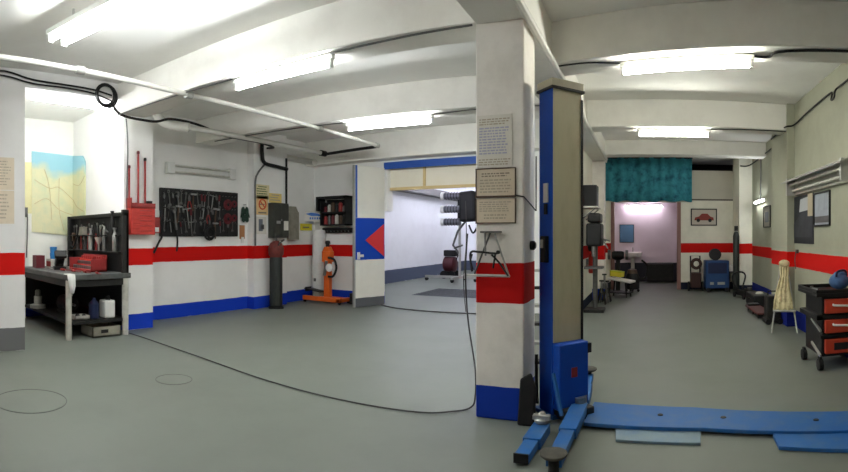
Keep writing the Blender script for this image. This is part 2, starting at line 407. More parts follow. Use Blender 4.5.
# ------------------------------------------------------------------ pipes and cables
def line(name, pts, r, m, label, cat, seg=8, n=5, smooth=True):
    P = smooth_path(pts, n) if smooth else [Vector(p) for p in pts]
    base = Vector(pts[0]); return solo(name, MB().tube([p-base for p in P], r, seg), m, label, cat, base)
t = thing('ceiling_pipe', 'long pale pipe hung under the two left beams', 'pipe', (-4.85, .8, 3.222))
MB().cyl((0, 0, .1), (0, 2.9, .0), .032, 12).build('pipe', 'pipe', t)
MB().cyl((0, 2.9, 0), (0, 7.3, -.02), .032, 12).build('pipe', 'pipe', t)
for y, z in ((1.45, .05), (2.9, 0), (5.5, -.012), (7.25, -.02)):
    MB().cyl((0, y-.05, z), (0, y+.05, z), .046, 12).build('coupling', 'galv', t)
t = thing('ceiling_pipe', 'pale pipe along the left wall from the fat elbow to the back corner', 'pipe', (-6.3, 4.7, 3.22))
MB().cyl((0, .1, 0), (0, 3.6, 0), .045, 12).build('pipe', 'pipe', t)
MB().tube(smooth_path([(-.42, -.28, .42), (-.40, -.25, .26), (-.28, -.12, .08), (0, .12, 0)]), .075, 12).build('elbow', 'pipe', t)
MB().cyl((0, 3.5, 0), (0, 3.66, 0), .062, 12).build('coupling', 'dark', t)
line('ceiling_pipe', [(-6.25, 8.3, 3.20), (-5.6, 8.22, 3.20), (-4.9, 8.1, 3.19)], .03, 'dark', 'dark pipe linking the two pale ceiling pipes near the back wall', 'pipe', 10)
t = thing('wall_duct', 'fat white duct on the left wall turning into the back corner', 'duct', (-7.35, 7.75, 3.24))
MB().tube([(0.02, 0.5, 0), (.02, 1.2, 0), (.1, 1.36, -.02), (.25, 1.28, -.05)], .07, 12).build('pipe', 'pipe', t)
line('girder_conduit', [(-.94, -1, 3.23), (-.94, 3.5, 3.23), (-.94, 7, 3.23), (-.94, 11.3, 3.24)], .035, 'pipe', 'pale conduit running along the girder beside the central column', 'conduit', 8, 1)
line('power_cable', [(-6.21, -.4, 3.72-.06), (-6.21, 1.5, 3.63), (-6.21, 1.85, 3.63), (-6.21, 2.2, 3.56), (-6.23, 2.7, 3.55), (-6.24, 3.1, 3.54), (-6.25, 3.4, 3.50)], .013, 'black', 'upper black cable running along the top of the near left wall', 'cable')
line('power_cable', [(-6.21, -.4, 3.60), (-6.21, 1.5, 3.58), (-6.21, 1.85, 3.57), (-6.21, 2.2, 3.51), (-6.23, 2.7, 3.51), (-6.24, 3.1, 3.49), (-6.25, 3.4, 3.42)], .011, 'black', 'lower black cable running along the top of the near left wall', 'cable')
co = MB()
for k in range(4):
    co.torus((.02*k, 0, -.012*k), .14+.02*(k % 2), .012, 'x', 22, 6)
solo('cable_coil', co, 'black', 'loose coil of black cable hung at the top of the workbench alcove', 'cable', (-6.26, 3.30, 3.50))
line('power_cable', [(-6.26, 3.40, 3.40), (-6.24, 3.55, 3.24), (-6.3, 4.0, 3.225), (-6.42, 4.3, 3.27), (-6.48, 4.6, 3.36), (-6.46, 5.1, 3.34), (-6.43, 5.7, 3.225), (-6.43, 6.5, 3.215), (-6.6, 7.1, 3.22), (-7.15, 7.5, 3.32)], .02, 'black', 'thick black cable bundle along the left wall above the tool board', 'cable')
line('power_cable', [(-6.82, 3.97, 3.35), (-6.82, 4.0, 2.9), (-6.83, 3.99, 2.2), (-6.82, 4.0, 1.6)], .011, 'gun', 'thin cable dropping down the alcove edge beside the red tool shelf', 'cable')
line('wall_conduit', [(-7.22, 7.42, 3.45), (-7.22, 7.42, 3.2), (-7.22, 7.5, 3.02), (-7.22, 7.9, 2.98), (-7.22, 8.2, 2.96)], .04, 'black', 'thick black conduit bending below the ceiling over the no smoking sign', 'conduit')
line('wall_conduit', [(-7.24, 8.2, 3.2), (-7.24, 8.2, 2.9), (-7.24, 8.2, 2.5), (-7.24, 8.2, 2.16)], .024, 'dark', 'dark conduit dropping straight to the grimy grey meter box', 'conduit')
line('wall_conduit', [(-7.24, 7.5, 2.98), (-7.24, 7.32, 2.8), (-7.24, 7.24, 2.6), (-7.24, 7.24, 2.0), (-7.24, 7.24, 1.3)], .02, 'gun', 'thin grey conduit dropping beside the hanging green gloves', 'conduit')
line('ceiling_cable', [(-7.0, -.5, 3.675), (-5.9, .9, 3.675), (-5.1, 1.3, 3.675), (-4.4, 1.0, 3.675)], .012, 'gun', 'thin grey cable on the near left ceiling', 'cable')
line('beam_cable', [(-6.4, 3.50, 3.24), (-5.2, 3.60, 3.235), (-4.1, 3.74, 3.24)], .009, 'gun', 'grey cable under the first left beam, left of its light', 'cable')
line('beam_cable', [(-2.82, 3.83, 3.24), (-2.3, 3.84, 3.235), (-1.42, 3.87, 3.24)], .010, 'gun', 'grey cable under the first left beam, between light and column', 'cable')
line('beam_cable', [(-7.0, 5.95, 3.24), (-5.5, 6.1, 3.235), (-4.4, 6.3, 3.24)], .009, 'gun', 'grey cable under the second left beam, left of its light', 'cable')
line('beam_cable', [(-3.0, 6.5, 3.24), (-2.2, 6.45, 3.235), (-1.42, 6.52, 3.24)], .009, 'gun', 'grey cable under the second left beam, right of its light', 'cable')
line('beam_cable', [(1.02, 4.72, 3.235), (1.15, 4.66, 3.22), (1.3, 4.52, 3.24), (2.35, 4.18, 3.24)], .013, 'black', 'thick black cable under the nearest right beam, right of its light', 'cable')
line('beam_cable', [(-.95, 5.05, 3.24), (-.6, 4.97, 3.235), (-.28, 5.02, 3.235)], .009, 'black', 'thin black cable under the nearest right beam, left of its light', 'cable')
line('beam_cable', [(1.02, 8.08, 3.24), (1.6, 8.0, 3.235), (2.3, 8.02, 3.24)], .009, 'black', 'black cable under the second right beam', 'cable')
line('wall_cable', [(2.37, 4.7, 3.42), (2.37, 5.8, 3.40), (2.34, 5.95, 3.36), (2.34, 6.0, 3.28), (2.34, 6.1, 3.28), (2.36, 6.12, 3.37), (2.37, 6.3, 3.40), (2.37, 7.2, 3.37), (2.37, 7.9, 3.33), (2.24, 7.98, 3.3), (2.24, 8.9, 3.28)], .013, 'black', 'black cable with a small loop along the top of the right wall', 'cable')
line('wall_cable', [(2.72, 9.2, 3.42), (2.72, 10.5, 3.45), (2.72, 12.6, 3.40), (2.60, 12.97, 3.35), (2.42, 12.97, 3.35)], .016, 'black', 'black cable along the top of the recessed right wall', 'cable')
line('wall_cable', [(2.72, 11.85, 3.42), (2.72, 11.85, 2.9), (2.72, 11.9, 2.40)], .018, 'gun', 'grey cable dropping to the short lit tube in the recess', 'cable')
line('floor_hose', [(-6.70, 3.90, .010), (-6.07, 3.9, .012), (-4.8, 3.84, .012), (-3.6, 3.73, .012), (-2.68, 3.71, .012), (-1.9, 3.78, .012), (-1.62, 3.92, .012), (-1.50, 4.05, .02), (-1.44, 4.0, .14), (-1.425, 3.95, .4), (-1.45, 3.85, .82), (-1.46, 3.82, 1.2), (-1.45, 3.84, 1.52)], .0068, 'hose', 'black hose snaking over the floor from the workbench to the column', 'hose', 8, 8)
line('floor_hose', [(-5.5, 9.3, .012), (-5.0, 9.05, .012), (-4.2, 8.95, .012), (-3.4, 9.0, .012), (-2.6, 9.1, .012)], .012, 'hose', 'black hose lying across the threshold of the back room', 'hose')
line('hanging_cable', [(-3.55, 9.3, 2.2), (-3.5, 9.2, 1.4), (-3.52, 9.1, .6), (-3.45, 9.05, .03)], .009, 'hose', 'thin cable hanging beside the column in front of the back room', 'cable')

# manhole covers
for x, y, r, lb in ((-4.3, 1.5, .33, 'large round flush cover ring in the grey floor, nearer the camera'), (-4.25, 3.05, .19, 'small round flush cover in the grey floor in front of the workbench')):
    t = thing('manhole_cover', lb, 'floor cover', (x, y, 0))
    MB().lathe([(r-.012, .0005), (r-.012, .002)], seg=40).build('lid', 'floor', t)
    MB().torus((0, 0, 0), r, .0035, 'z', 48, 6).build('rim', 'ringg', t)

# ------------------------------------------------------------------ sheets on walls
def sheet(name, label, cat, loc, rz, w, h, m, rows=0, ink='ink', frame=None, seed=0, margin=.1, blocks=(), group=None):
    """x to the right, centred; z up from the bottom; lines of print as thin raised marks"""
    t = thing(name, label, cat, loc, rz, group)
    B(-w/2, w/2, -.008, 0, 0, h).build('sheet', m, t)
    if rows:
        q = random.Random(seed); mb = MB(); mx = w*margin
        for i in range(rows):
            z = h*(1-margin)-(i+.5)*(h*(1-2*margin))/rows; x = -w/2+mx; end = w/2-mx*(1+q.random()*2)
            if i == 0: x, end = -w*.3, w*.3
            while x < end:
                l = min(end-x, w*(.05+.13*q.random())); mb.bb(x, x+l, -.0095, -.008, z, z+h*(1-2*margin)/rows*.42); x += l+w*.018
        mb.build('printed_lines', ink, t)
    for x0, x1, z0, z1, mm in blocks: B(x0, x1, -.011, -.008, z0, z1).build('printed_block', mm, t)
    if frame:
        f = .022
        MB().bb(-w/2-f, w/2+f, -.025, 0, h, h+f).bb(-w/2-f, w/2+f, -.025, 0, -f, 0).bb(-w/2-f, -w/2, -.025, 0, 0, h).bb(w/2, w/2+f, -.025, 0, 0, h).build('frame', frame, t)
    return t
sheet('wall_notice', 'aged beige notice on the near left wall, upper one', 'notice', (-6.24, 1.72, 2.10), LW, .46, .42, 'paper', 9, 'ink', seed=1)
sheet('wall_notice', 'aged beige notice on the near left wall, lower one', 'notice', (-6.24, 1.72, 1.66), LW, .46, .43, 'paper', 7, 'ink', seed=2)
# the map, bent round the alcove corner
t = thing('wall_map', 'large faded road map with blue sea bent round the alcove corner', 'map', (-8.79, 3.94, 0))
MB().add([(0, -.85, 1.58), (0, -.01, 1.5), (0, -.01, 3.04), (0, -.85, 3.08), (.012, -.85, 1.58), (.012, -.012, 1.5), (.012, -.012, 3.04), (.012, -.85, 3.08)],
         [(3, 2, 1, 0), (4, 5, 6, 7), (0, 1, 5, 4), (2, 3, 7, 6), (0, 4, 7, 3)]).add(
         [(0, 0, 1.5), (.56, 0, 1.72), (.56, 0, 2.86), (.45, 0, 2.98), (0, 0, 3.04), (.012, -.012, 1.5), (.56, -.012, 1.72), (.56, -.012, 2.86), (.45, -.012, 2.98), (.012, -.012, 3.04)],
         [(0, 1, 2, 3, 4), (9, 8, 7, 6, 5), (0, 5, 6, 1), (1, 6, 7, 2), (2, 7, 8, 3), (3, 8, 9, 4)]).build('map_sheet', 'map', t)
rd = MB()
for pts in ([(-.8, 2.55), (-.5, 2.4), (-.3, 2.42), (-.02, 2.2)], [(-.8, 2.1), (-.55, 2.2), (-.3, 2.0), (-.02, 1.9)], [(-.6, 2.75), (-.5, 2.4), (-.45, 1.8)], [(-.3, 2.6), (-.3, 2.0), (-.2, 1.6)]):
    rd.tube([(.014, a, b) for a, b in smooth_path([(a, b, 0) for a, b in pts]) and [(p.x, p.y) for p in smooth_path([(a, b, 0) for a, b in pts])]], .006, 5)
for pts in ([(.02, 2.2), (.2, 2.05), (.5, 1.95)], [(.02, 2.5), (.3, 2.45), (.54, 2.6)]):
    rd.tube([(p.x, -.014, p.y) for p in smooth_path([(a, b, 0) for a, b in pts])], .006, 5)
rd.build('road_lines', mat('map_road', (188, 172, 128), .8), t)
B(-.02, .0, -.35, 0, 0, .95).bm.free()
solo('wall_map', B(-.42, .12, -.012, 0, 0, .95), 'oldmap', 'older yellow map sheet partly behind the large map', 'map', (-8.80, 3.0, 1.92), LW)
solo('wall_hook', MB().bb(-.03, .03, -.03, 0, 0, .18).tube([(0, -.03, .05), (0, -.09, .0), (0, -.09, -.3), (0, -.04, -.75)], .012), 'gun', 'dark hook with a cord below the yellow map in the alcove', 'hook', (-8.80, 2.98, 1.85), LW)

# ------------------------------------------------------------------ workbench
t = thing('workbench', 'heavy workbench with pale round legs and a worn top in the alcove', 'workbench', (-7.65, 3.34, 0))
x0, x1, y0, y1 = -1.08, 1.10, -.50, .56
B(x0, x1, y0, y1, .86, .94).build('top', 'greytop', t, .01)
B(x0+.04, x1-.04, y0+.04, y1-.04, .76, .86).build('apron', 'dark', t)
B(x0+.05, x1-.05, y0+.06, y1-.06, .21, .25).build('lower_shelf', 'dark', t)
for a, b, r in ((x1-.06, y0+.05, .045), (x0+.06, y0+.05, .04), (x1-.06, y1-.07, .05), (x0+.06, y1-.07, .04)):
    MB().cyl((a, b, 0), (a, b, .86), r, 14).build('leg', 'dirty_white', t)
B(x0+.02, x0+.05, y0+.1, y1-.1, .25, .86).build('back_panel', 'black', t)
B(x0+.02, x1-.12, y1-.035, y1-.015, .1, .86).build('shade_panel', 'black', t)  # black sheet added to stand in for the shade under the bench
BT = .94
def on_bench(name, mb, m, label, cat, x, y, rz=0, z=BT): return solo(name, mb, m, label, cat, (x, y, z), rz, bevel=.004)
on_bench('storage_box', B(-.1, .1, -.08, .08, 0, .22), 'maroon', 'maroon box at the back left of the workbench', 'box', -8.30, 3.05)
t = thing('parts_box', 'low grey and pink box under the blue cups on the workbench', 'box', (-8.15, 3.27, BT))
B(-.12, .12, -.09, .09, 0, .16).build('body', 'dirty_white', t, .004); B(-.1, .1, -.093, -.09, .03, .12).build('label_patch', 'oldred', t)
for i in range(2):
    solo('cup', MB().lathe([(.055, 0), (.065, .1), (.06, .105), (.05, .01)]), 'cyan', ('lower of two blue cups stacked on the small box', 'upper of two blue cups stacked on the small box')[i], 'cup', (-8.15, 3.27, BT+.16+.105*i), 0, 'blue cups on the workbench')
# black bench vise with angled body
t = thing('bench_vise', 'black bench vise with long slanted body on the workbench top', 'vise', (-7.75, 3.22, BT), -.3)
B(-.14, .14, -.1, .1, 0, .05).build('base', 'black', t, .006)
MB().box((0, 0, .14), (.42, .14, .14), Matrix.Rotation(-.5, 3, 'Y')).build('body', 'black', t, .02)
MB().box((.2, 0, .26), (.07, .2, .12), Matrix.Rotation(-.5, 3, 'Y')).build('jaw', 'dark', t, .01)
MB().cyl((-.26, -.14, .02), (-.26, .14, .02), .012).cyl((-.28, 0, .02), (-.15, 0, .08), .02).build('screw_handle', 'steel', t)
MB().cyl((0, 0, .04), (0, 0, .1), .07, 16).build('swivel', 'dark', t)
t = thing('rag', 'white rag hanging over the front corner of the workbench', 'rag', (-6.60, 2.99, .80))
vs = []
for a, (x, z, hw) in enumerate(((-.10, .152, .05), (.0, .150, .06), (.062, .150, .06), (.078, .08, .055), (.084, -.02, .045), (.078, -.12, .03))):
    for k in range(7): vs.append((x+.008*math.sin(k*1.9+a)*(a > 2), -.09+hw*(k/3-1)+.012*(a > 3), z+.01*math.sin(k*1.3)*(a == 5)))
MB().add(vs, [(a*7+k, a*7+k+1, a*7+k+8, a*7+k+7) for a in range(5) for k in range(6)]).build('folds', 'white', t).modifiers.new('thick', 'SOLIDIFY').thickness = .01
# tool rack leaning on the alcove side wall
t = thing('tool_rack', 'tall dark metal tool rack standing at the back right of the workbench', 'tool rack', (-7.55, 3.80, BT))
W0, W1, H = -.98, 1.0, .92
B(W0, W1, .02, .05, .0, H).build('back_panel', 'boardblk', t)
MB().bb(W0, W0+.05, -.1, .06, 0, H).bb(W1-.05, W1, -.05, .06, 0, H+.04).bb(W0, W1, -.06, .06, H-.05, H).build('frame', 'dark', t, .005)
for z in (.30, .56): B(W0+.05, W1-.06, -.1, .02, z, z+.02).build('shelf', 'dark', t)
# tools in the rack
def hang_group(n, kind): return n
q = random.Random(3)
def spanner(L, w):
    h = w*.5; o = []
    for k in range(11):
        a = -PI*.8+k*PI*1.6/10; o.append((w*math.sin(a), L+w*.6-w*math.cos(a)*-1))
    pts = [(-h*.55, 0), (h*.55, 0), (h*.5, L), (w, L+w*.5), (w*.95, L+w*1.5), (w*.4, L+w*1.9), (w*.35, L+w), (-w*.35, L+w), (-w*.4, L+w*1.9), (-w*.95, L+w*1.5), (-w, L+w*.5), (-h*.5, L)]
    m = MB().prismy(pts, -.012, 0); m.torus((0, -.006, -w*.7), w*.72, w*.32, 'y', 16, 6); return m
def spray(): return MB().lathe([(.035, 0), (.04, .02), (.04, .24), (.018, .3), (.018, .34), (.03, .345), (.03, .37)])
solo('grease_gun', MB().cyl((0, 0, 0), (0, 0, .34), .035, 14).cyl((0, 0, .34), (0, 0, .4), .03, 14, .012).tube([(0, 0, .38), (-.08, 0, .42), (-.14, 0, .34)], .009).tube([(.0, 0, .36), (.12, 0, .3)], .012), 'steel', 'silver grease gun standing upright in the dark tool rack', 'grease gun', (-7.12, 3.74, BT+.32))
solo('spray_can', spray(), 'steel', 'grey spray can at the right end of the dark tool rack', 'spray can', (-6.74, 3.72, BT+.32))
solo('spray_can', spray(), 'dark', 'black spray can on the upper shelf of the dark tool rack, right end', 'spray can', (-6.86, 3.74, BT+.58-.0), 0)
solo('funnel', MB().lathe([(.012, 0), (.016, .1), (.07, .2), (.075, .22)]), 'dirty_white', 'pale funnel standing in the dark tool rack left of the grease gun', 'funnel', (-7.34, 3.75, BT+.32))
solo('wire_brush', MB().bb(-.018, .018, -.015, .015, 0, .16).bb(-.022, .022, -.04, .015, .15, .30), 'wood', 'wooden brush standing at the left end of the dark tool rack', 'brush', (-8.34, 3.76, BT+.32))
solo('spray_can', spray(), 'galv', 'pale spray can on the lower shelf in the middle of the tool rack', 'spray can', (-7.62, 3.74, BT+.32))
solo('feeler_tin', MB().bb(-.09, .09, -.05, .04, 0, .12).bb(-.095, .095, -.055, .045, .12, .14), 'meter', 'flat grey tin on the upper shelf of the dark tool rack', 'tin', (-7.95, 3.75, BT+.58))
line('rack_hose', [(-8.3, 3.66, 1.80), (-8.28, 3.64, 1.5), (-8.1, 3.62, 1.3), (-7.95, 3.64, 1.5), (-7.93, 3.67, 1.78)], .014, 'rubber', 'black hose looped over the left half of the tool rack', 'hose')
for i in range(12):
    x = -8.42+i*.105; z = BT+.58+q.uniform(-.03, .02); L = q.uniform(.12, .2)
    o = solo('wrench', spanner(L, .028).xf(Matrix.Rotation(PI, 4, 'Y')), ('gun', 'steel', 'dark')[i % 3], '%s small wrench from the left on the upper rail of the tool rack' % ('first second third fourth fifth sixth seventh eighth ninth tenth eleventh twelfth'.split()[i]), 'wrench', (x, 3.80, z+L*.9), 0, 'wrenches in the dark tool rack')
for i in range(7):
    x = -8.40+i*.15
    o = solo('pliers', MB().prismy([(-.012, 0), (.012, 0), (.02, .05), (.008, .12), (-.008, .12), (-.02, .05)], -.018, 0).tube([(-.012, -.009, 0), (-.03, -.009, -.08), (-.02, -.009, -.16)], .009).tube([(.012, -.009, 0), (.03, -.009, -.08), (.02, -.009, -.16)], .009), 'gun' if i % 2 else 'oldred', '%s pliers from the left on the lower rail of the tool rack' % ('first second third fourth fifth sixth seventh'.split()[i]), 'pliers', (x, 3.79, BT+.48), 0, 'pliers in the dark tool rack')
# red socket tray
t = thing('socket_tray', 'red open tray of steel sockets in front of the tool rack', 'tool tray', (-7.35, 3.55, BT))
MB().bb(-.42, .42, -.14, .14, 0, .03).bb(-.42, .42, .12, .14, 0, .26).bb(-.42, -.4, -.14, .14, 0, .2).bb(.4, .42, -.14, .14, 0, .2).build('tray', 'oldred', t, .004)
MB().bb(-.4, .4, -.02, .12, .03, .10).bb(-.4, .4, .04, .12, .10, .18).build('step_rail', 'red', t)
for r, (yy, zz) in enumerate(((-.07, .03), (.01, .10), (.08, .18))):
    for i in range(10):
        MB().lathe([(.02, 0), (.022, .05), (.014, .055), (.012, .02)], (-.36+i*.08, yy, zz), 10).build('socket', 'steel' if r < 2 else 'oldred', t)
for i in range(4):
    solo('screwdriver', MB().lathe([(.016, 0), (.02, .03), (.018, .12), (.006, .13), (.005, .34)], axis='x', seg=10), 'oldred', 'red handled screwdriver on the workbench edge, %s from the front' % ('first second third fourth'.split()[i]), 'screwdriver', (-7.45+.28*i, 3.12+.07*i, BT+.022), -.12*i+.1, 'screwdrivers on the workbench edge')
# things on lower shelf
t = thing('canister', 'white plastic canister with dark cap on the workbench lower shelf', 'canister', (-6.80, 3.62, .25))
B(-.10, .10, -.09, .09, 0, .27).build('body', 'white', t, .02); MB().cyl((0, 0, .27), (0, 0, .32), .03).tube([(-.07, 0, .27), (-.05, 0, .33), (.05, 0, .33), (.07, 0, .27)], .012).build('cap', 'black', t)
on_bench('oil_can', MB().lathe([(.08, 0), (.08, .22), (.03, .28), (.03, .31)]), 'navy', 'navy blue oil can beside the white canister', 'can', -6.82, 3.40, 0, .25)
t = thing('parts_tray', 'small white tray of parts on the lower shelf behind the front leg', 'tray', (-6.85, 3.18, .25))
MB().bb(-.1, .1, -.12, .12, 0, .02).bb(-.1, -.09, -.12, .12, 0, .06).bb(.09, .1, -.12, .12, 0, .06).bb(-.1, .1, -.12, -.11, 0, .06).bb(-.1, .1, .11, .12, 0, .06).build('tray', 'dirty_white', t)
MB().ball((0, -.04, .05), .035).ball((.03, .05, .05), .03).build('part_lump', 'dark', t)
t = thing('electric_motor', 'old dark motor lying in the shadow under the workbench', 'motor', (-7.6, 3.3, .25))
MB().lathe([(.10, -.2), (.13, -.17), (.13, .17), (.10, .2)], (0, 0, .14), 18, 'x').build('body', 'rubber', t); B(-.14, .14, -.12, .12, 0, .03).build('foot', 'dark', t); MB().cyl((.2, 0, .14), (.3, 0, .14), .02).build('shaft', 'steel', t)
t = thing('wheel_hub', 'greasy light metal hub under the left end of the workbench', 'hub', (-8.2, 3.0, .25))
MB().lathe([(.14, 0), (.14, .05), (.07, .07), (.07, .2), (.04, .2)]).build('flange', 'galv', t)
MB().lathe([(.05, .2), (.05, .3), (.02, .32)]).build('spindle', 'gun', t)
t = thing('wooden_crate', 'low grey crate on the floor under the front of the workbench', 'crate', (-6.78, 3.50, 0))
MB().bb(-.2, .2, -.24, .24, 0, .02).bb(.18, .2, -.24, .24, 0, .15).bb(-.2, -.18, -.24, .24, 0, .15).bb(-.2, .2, -.24, -.22, 0, .15).bb(-.2, .2, .22, .24, 0, .15).build('box', 'meter', t); B(.2, .206, -.1, .02, .06, .11).build('hand_hole', 'black', t)

# ------------------------------------------------------------------ red tool shelf on the pilaster
t = thing('tool_cabinet', 'flat red metal drawer cabinet hung on the wall beside the alcove', 'tool cabinet', (-6.86, 4.24, 1.52), LW)
B(-.25, .20, -.16, 0, 0, .42).build('body', 'red', t, .006)
for i in range(5):
    d = B(-.235, .185, -.172, -.16, .015+i*.08, .085+i*.08).build('drawer', 'red', t, .004)
    MB().cyl((-.1, -.18, .06+i*.08), (.12, -.18, .06+i*.08), .006).build('handle', 'oldred', d)
MB().bb(-.25, .20, -.17, 0, .42, .43).bb(-.25, .20, -.17, -.16, .42, .5).bb(-.25, -.24, -.17, 0, .42, .58).build('top_tray', 'oldred', t)
solo('parts_tin', MB().bb(-.13, .13, -.06, .06, 0, .16), 'galv', 'grey tin in the tray on top of the red drawer cabinet', 'tin', (-6.94, 4.24, 1.953), LW, bevel=.005)
for i, (dx, h) in enumerate(((-.21, .62), (-.04, .86), (.09, .76))):
    t = thing('breaker_bar', ('short red bar standing left on the red drawer cabinet', 'tallest red bar standing on the red drawer cabinet', 'red bar with dark head standing right on the red drawer cabinet')[i], 'breaker bar', (-6.86+.03, 4.24+dx, 1.953))
    MB().tube([(0, 0, 0), (0, 0, h)], .017, 10).build('bar', 'oldred', t)
    MB().lathe([(.022, 0), (.026, .03), (.02, .05)], (0, 0, h-.0), 10).build('head', 'maroon' if i < 2 else 'dark', t)
solo('paint_pot', MB().lathe([(.05, 0), (.05, .1), (.055, .11)]), 'dark', 'small dark pot on the red cabinet shelf near the tool board', 'pot', (-6.82+.03, 4.385, 1.953))
t = thing('hanging_reel', 'red and white box hung between the red cabinet and the tool board', 'box', (-7.45, 4.82, 1.55), LW)
B(-.13, .13, -.14, 0, 0, .28).build('body', 'oldred', t, .006); B(-.1, .1, -.145, -.14, .02, .1).build('white_label', 'white', t); B(-.1, .1, -.16, 0, .29, .40).build('top_box', 'white', t)

# ------------------------------------------------------------------ tool board, 1.88 m wide
BW = .94
t = thing('tool_board', 'long black tool board on the left wall', 'tool board', (-7.45, 5.97, 1.5), LW)
B(-BW, BW, -.02, 0, 0, .86).build('panel', 'boardblk', t)
MB().bb(-BW, BW, -.035, 0, .84, .87).bb(-BW, BW, -.03, 0, -.01, .015).bb(-BW-.01, -BW+.01, -.03, 0, 0, .86).bb(BW-.01, BW+.01, -.03, 0, 0, .86).build('frame', 'dark', t)
pg = MB()
for r in range(3):
    for i in range(22): pg.cyl((-BW+.07+i*.083, -.02, .26+r*.26), (-BW+.07+i*.083, -.05, .27+r*.26), .004, 6)
pg.build('hook', 'steel', t)
ORD = ['first', 'second', 'third', 'fourth', 'fifth', 'sixth', 'seventh', 'eighth', 'ninth', 'tenth', 'eleventh', 'twelfth', 'thirteenth', 'fourteenth', 'fifteenth', 'sixteenth', 'seventeenth', 'eighteenth', 'nineteenth', 'twentieth']
def W(x, z, out=.03): return (-7.45+out, 5.97+x, 1.5+z)
def mk_wrench():
    t = thing('wrench', '', 'wrench'); spanner(.17, .026).xf(Matrix.Rotation(PI, 4, 'Y')).build('shank', 'gun', t); return t
def mk_driver():
    t = thing('screwdriver', '', 'screwdriver')
    MB().lathe([(.014, -.11), (.018, -.09), (.016, -.02), (.008, 0)], (0, -.015, 0), 10).build('handle', 'maroon', t)
    MB().cyl((0, -.015, -.11), (0, -.015, -.26), .005, 8).build('blade', 'steel', t); return t
def mk_pliers(c):
    t = thing('pliers', '', 'pliers')
    MB().prismy([(-.012, 0), (.012, 0), (.022, .045), (.008, .10), (-.008, .10), (-.022, .045)], -.022, 0).xf(Matrix.Translation((0, 0, -.10))).build('jaw', 'gun', t)
    for s in (-1, 1): MB().tube([(s*.012, -.01, -.10), (s*.034, -.01, -.17), (s*.022, -.01, -.25)], .009, 8).build('handle', c, t)
    return t
def mk_hammer():
    t = thing('hammer', '', 'hammer')
    MB().bb(-.06, .05, -.04, -.01, -.03, .0).prismy([(.05, 0), (.09, -.012), (.05, -.03)], -.035, -.015).build('head', 'steel', t, .003)
    MB().lathe([(.012, -.3), (.015, -.25), (.01, -.03)], (0, -.025, 0), 10).build('handle', 'wood', t); return t
def mk_adj():
    t = thing('pipe_wrench', '', 'pipe wrench')
    MB().prismy([(-.016, -.36), (.016, -.36), (.014, -.1), (.03, -.06), (.03, 0), (-.03, 0), (-.03, -.02), (.005, -.025), (.005, -.05), (-.035, -.05), (-.04, -.075), (-.012, -.11)], -.03, 0).build('body', 'gun', t)
    MB().lathe([(.018, 0), (.018, .02)], (-.0, -.015, -.1), 10).build('knurl', 'steel', t); return t
def mk_tbar():
    t = thing('t_wrench', '', 'T wrench')
    MB().cyl((-.08, -.02, -.01), (.08, -.02, -.01), .009, 8).build('crossbar', 'steel', t); MB().cyl((0, -.02, -.01), (0, -.02, -.26), .009, 8).build('shaft', 'steel', t)
    MB().lathe([(.016, -.31), (.016, -.26)], (0, -.02, 0), 10).build('socket', 'gun', t); return t
def mk_clamp():
    t = thing('puller', '', 'puller')
    MB().tube(smooth_path([(-.07, -.02, -.2), (-.085, -.02, -.08), (-.04, -.02, -.02), (.04, -.02, -.02), (.085, -.02, -.08), (.07, -.02, -.2)]), .012, 8).build('arm', 'dark', t)
    MB().cyl((0, -.02, .03), (0, -.02, -.22), .009, 8).build('screw', 'steel', t); return t
mk = {'wrench': mk_wrench, 'screwdriver': mk_driver, 'pliers': lambda: mk_pliers('dark'), 'hammer': mk_hammer, 'pipe wrench': mk_adj, 'T wrench': mk_tbar, 'puller': mk_clamp, 'red pliers': lambda: mk_pliers('oldred')}
proto = {}
rows = [('top', .80, 'pliers,wrench,pliers,pipe wrench,wrench,wrench,red pliers,hammer,wrench,screwdriver,screwdriver,wrench,T wrench,pliers,screwdriver'.split(',')),
        ('middle', .54, 'puller,wrench,pipe wrench,hammer,pliers,T wrench,screwdriver,wrench,wrench,puller,red pliers,pliers,hammer,wrench'.split(',')),
        ('bottom', .29, 'wrench,puller,pliers,screwdriver,wrench,T wrench,wrench,pliers,wrench,pliers,hammer,screwdriver,wrench,pliers,wrench'.split(','))]
hooked = 'tools on the black tool board'
for rn, z, ks in rows:
    for i, k in enumerate(ks):
        x = -.86+i*(1.32 if rn != 'bottom' else 1.66)/(len(ks)-1)+R.uniform(-.015, .015)
        lb = '%s hanging %s from the left in the %s row of the tool board' % (k, ORD[i], rn)
        zz = z+R.uniform(-.03, .02); ry = R.uniform(-.16, .16); sc = R.uniform(1.0, 1.3)
        if rn == 'bottom': sc *= .82
        if k not in proto:
            o = proto[k] = mk[k](); o['group'] = hooked; o['label'] = lb; o.location = W(x, zz)
        else: o = dup(proto[k], W(x, zz), None, lb)
        o.rotation_euler = (0, ry, LW); o.scale = (sc, 1, sc)
for i, z in enumerate((.62, .34)):
    t = thing('hose_reel', ('upper red coiled air hose at the right end of the tool board', 'lower red coiled air hose at the right end of the tool board')[i], 'air hose', W(.66, z, .03), LW)
    c = MB()
    for k in range(4): c.torus((0, -.02-.012*(k % 2), 0), .10-.018*k, .012, 'y', 22, 6)
    c.build('coil', 'maroon', t); MB().ball((0, -.03, 0), .025).build('clip', 'black', t)
    t2 = thing('hose_reel', ('upper small red hose at the far right of the tool board', 'lower small red hose at the far right of the tool board')[i], 'air hose', W(.83, z+.02, .03), LW)
    MB().torus((0, -.02, 0), .06, .014, 'y', 18, 6).torus((0, -.025, 0), .04, .012, 'y', 18, 6).build('coil', 'maroon', t2); MB().ball((0, -.03, 0), .02).build('clip', 'black', t2)
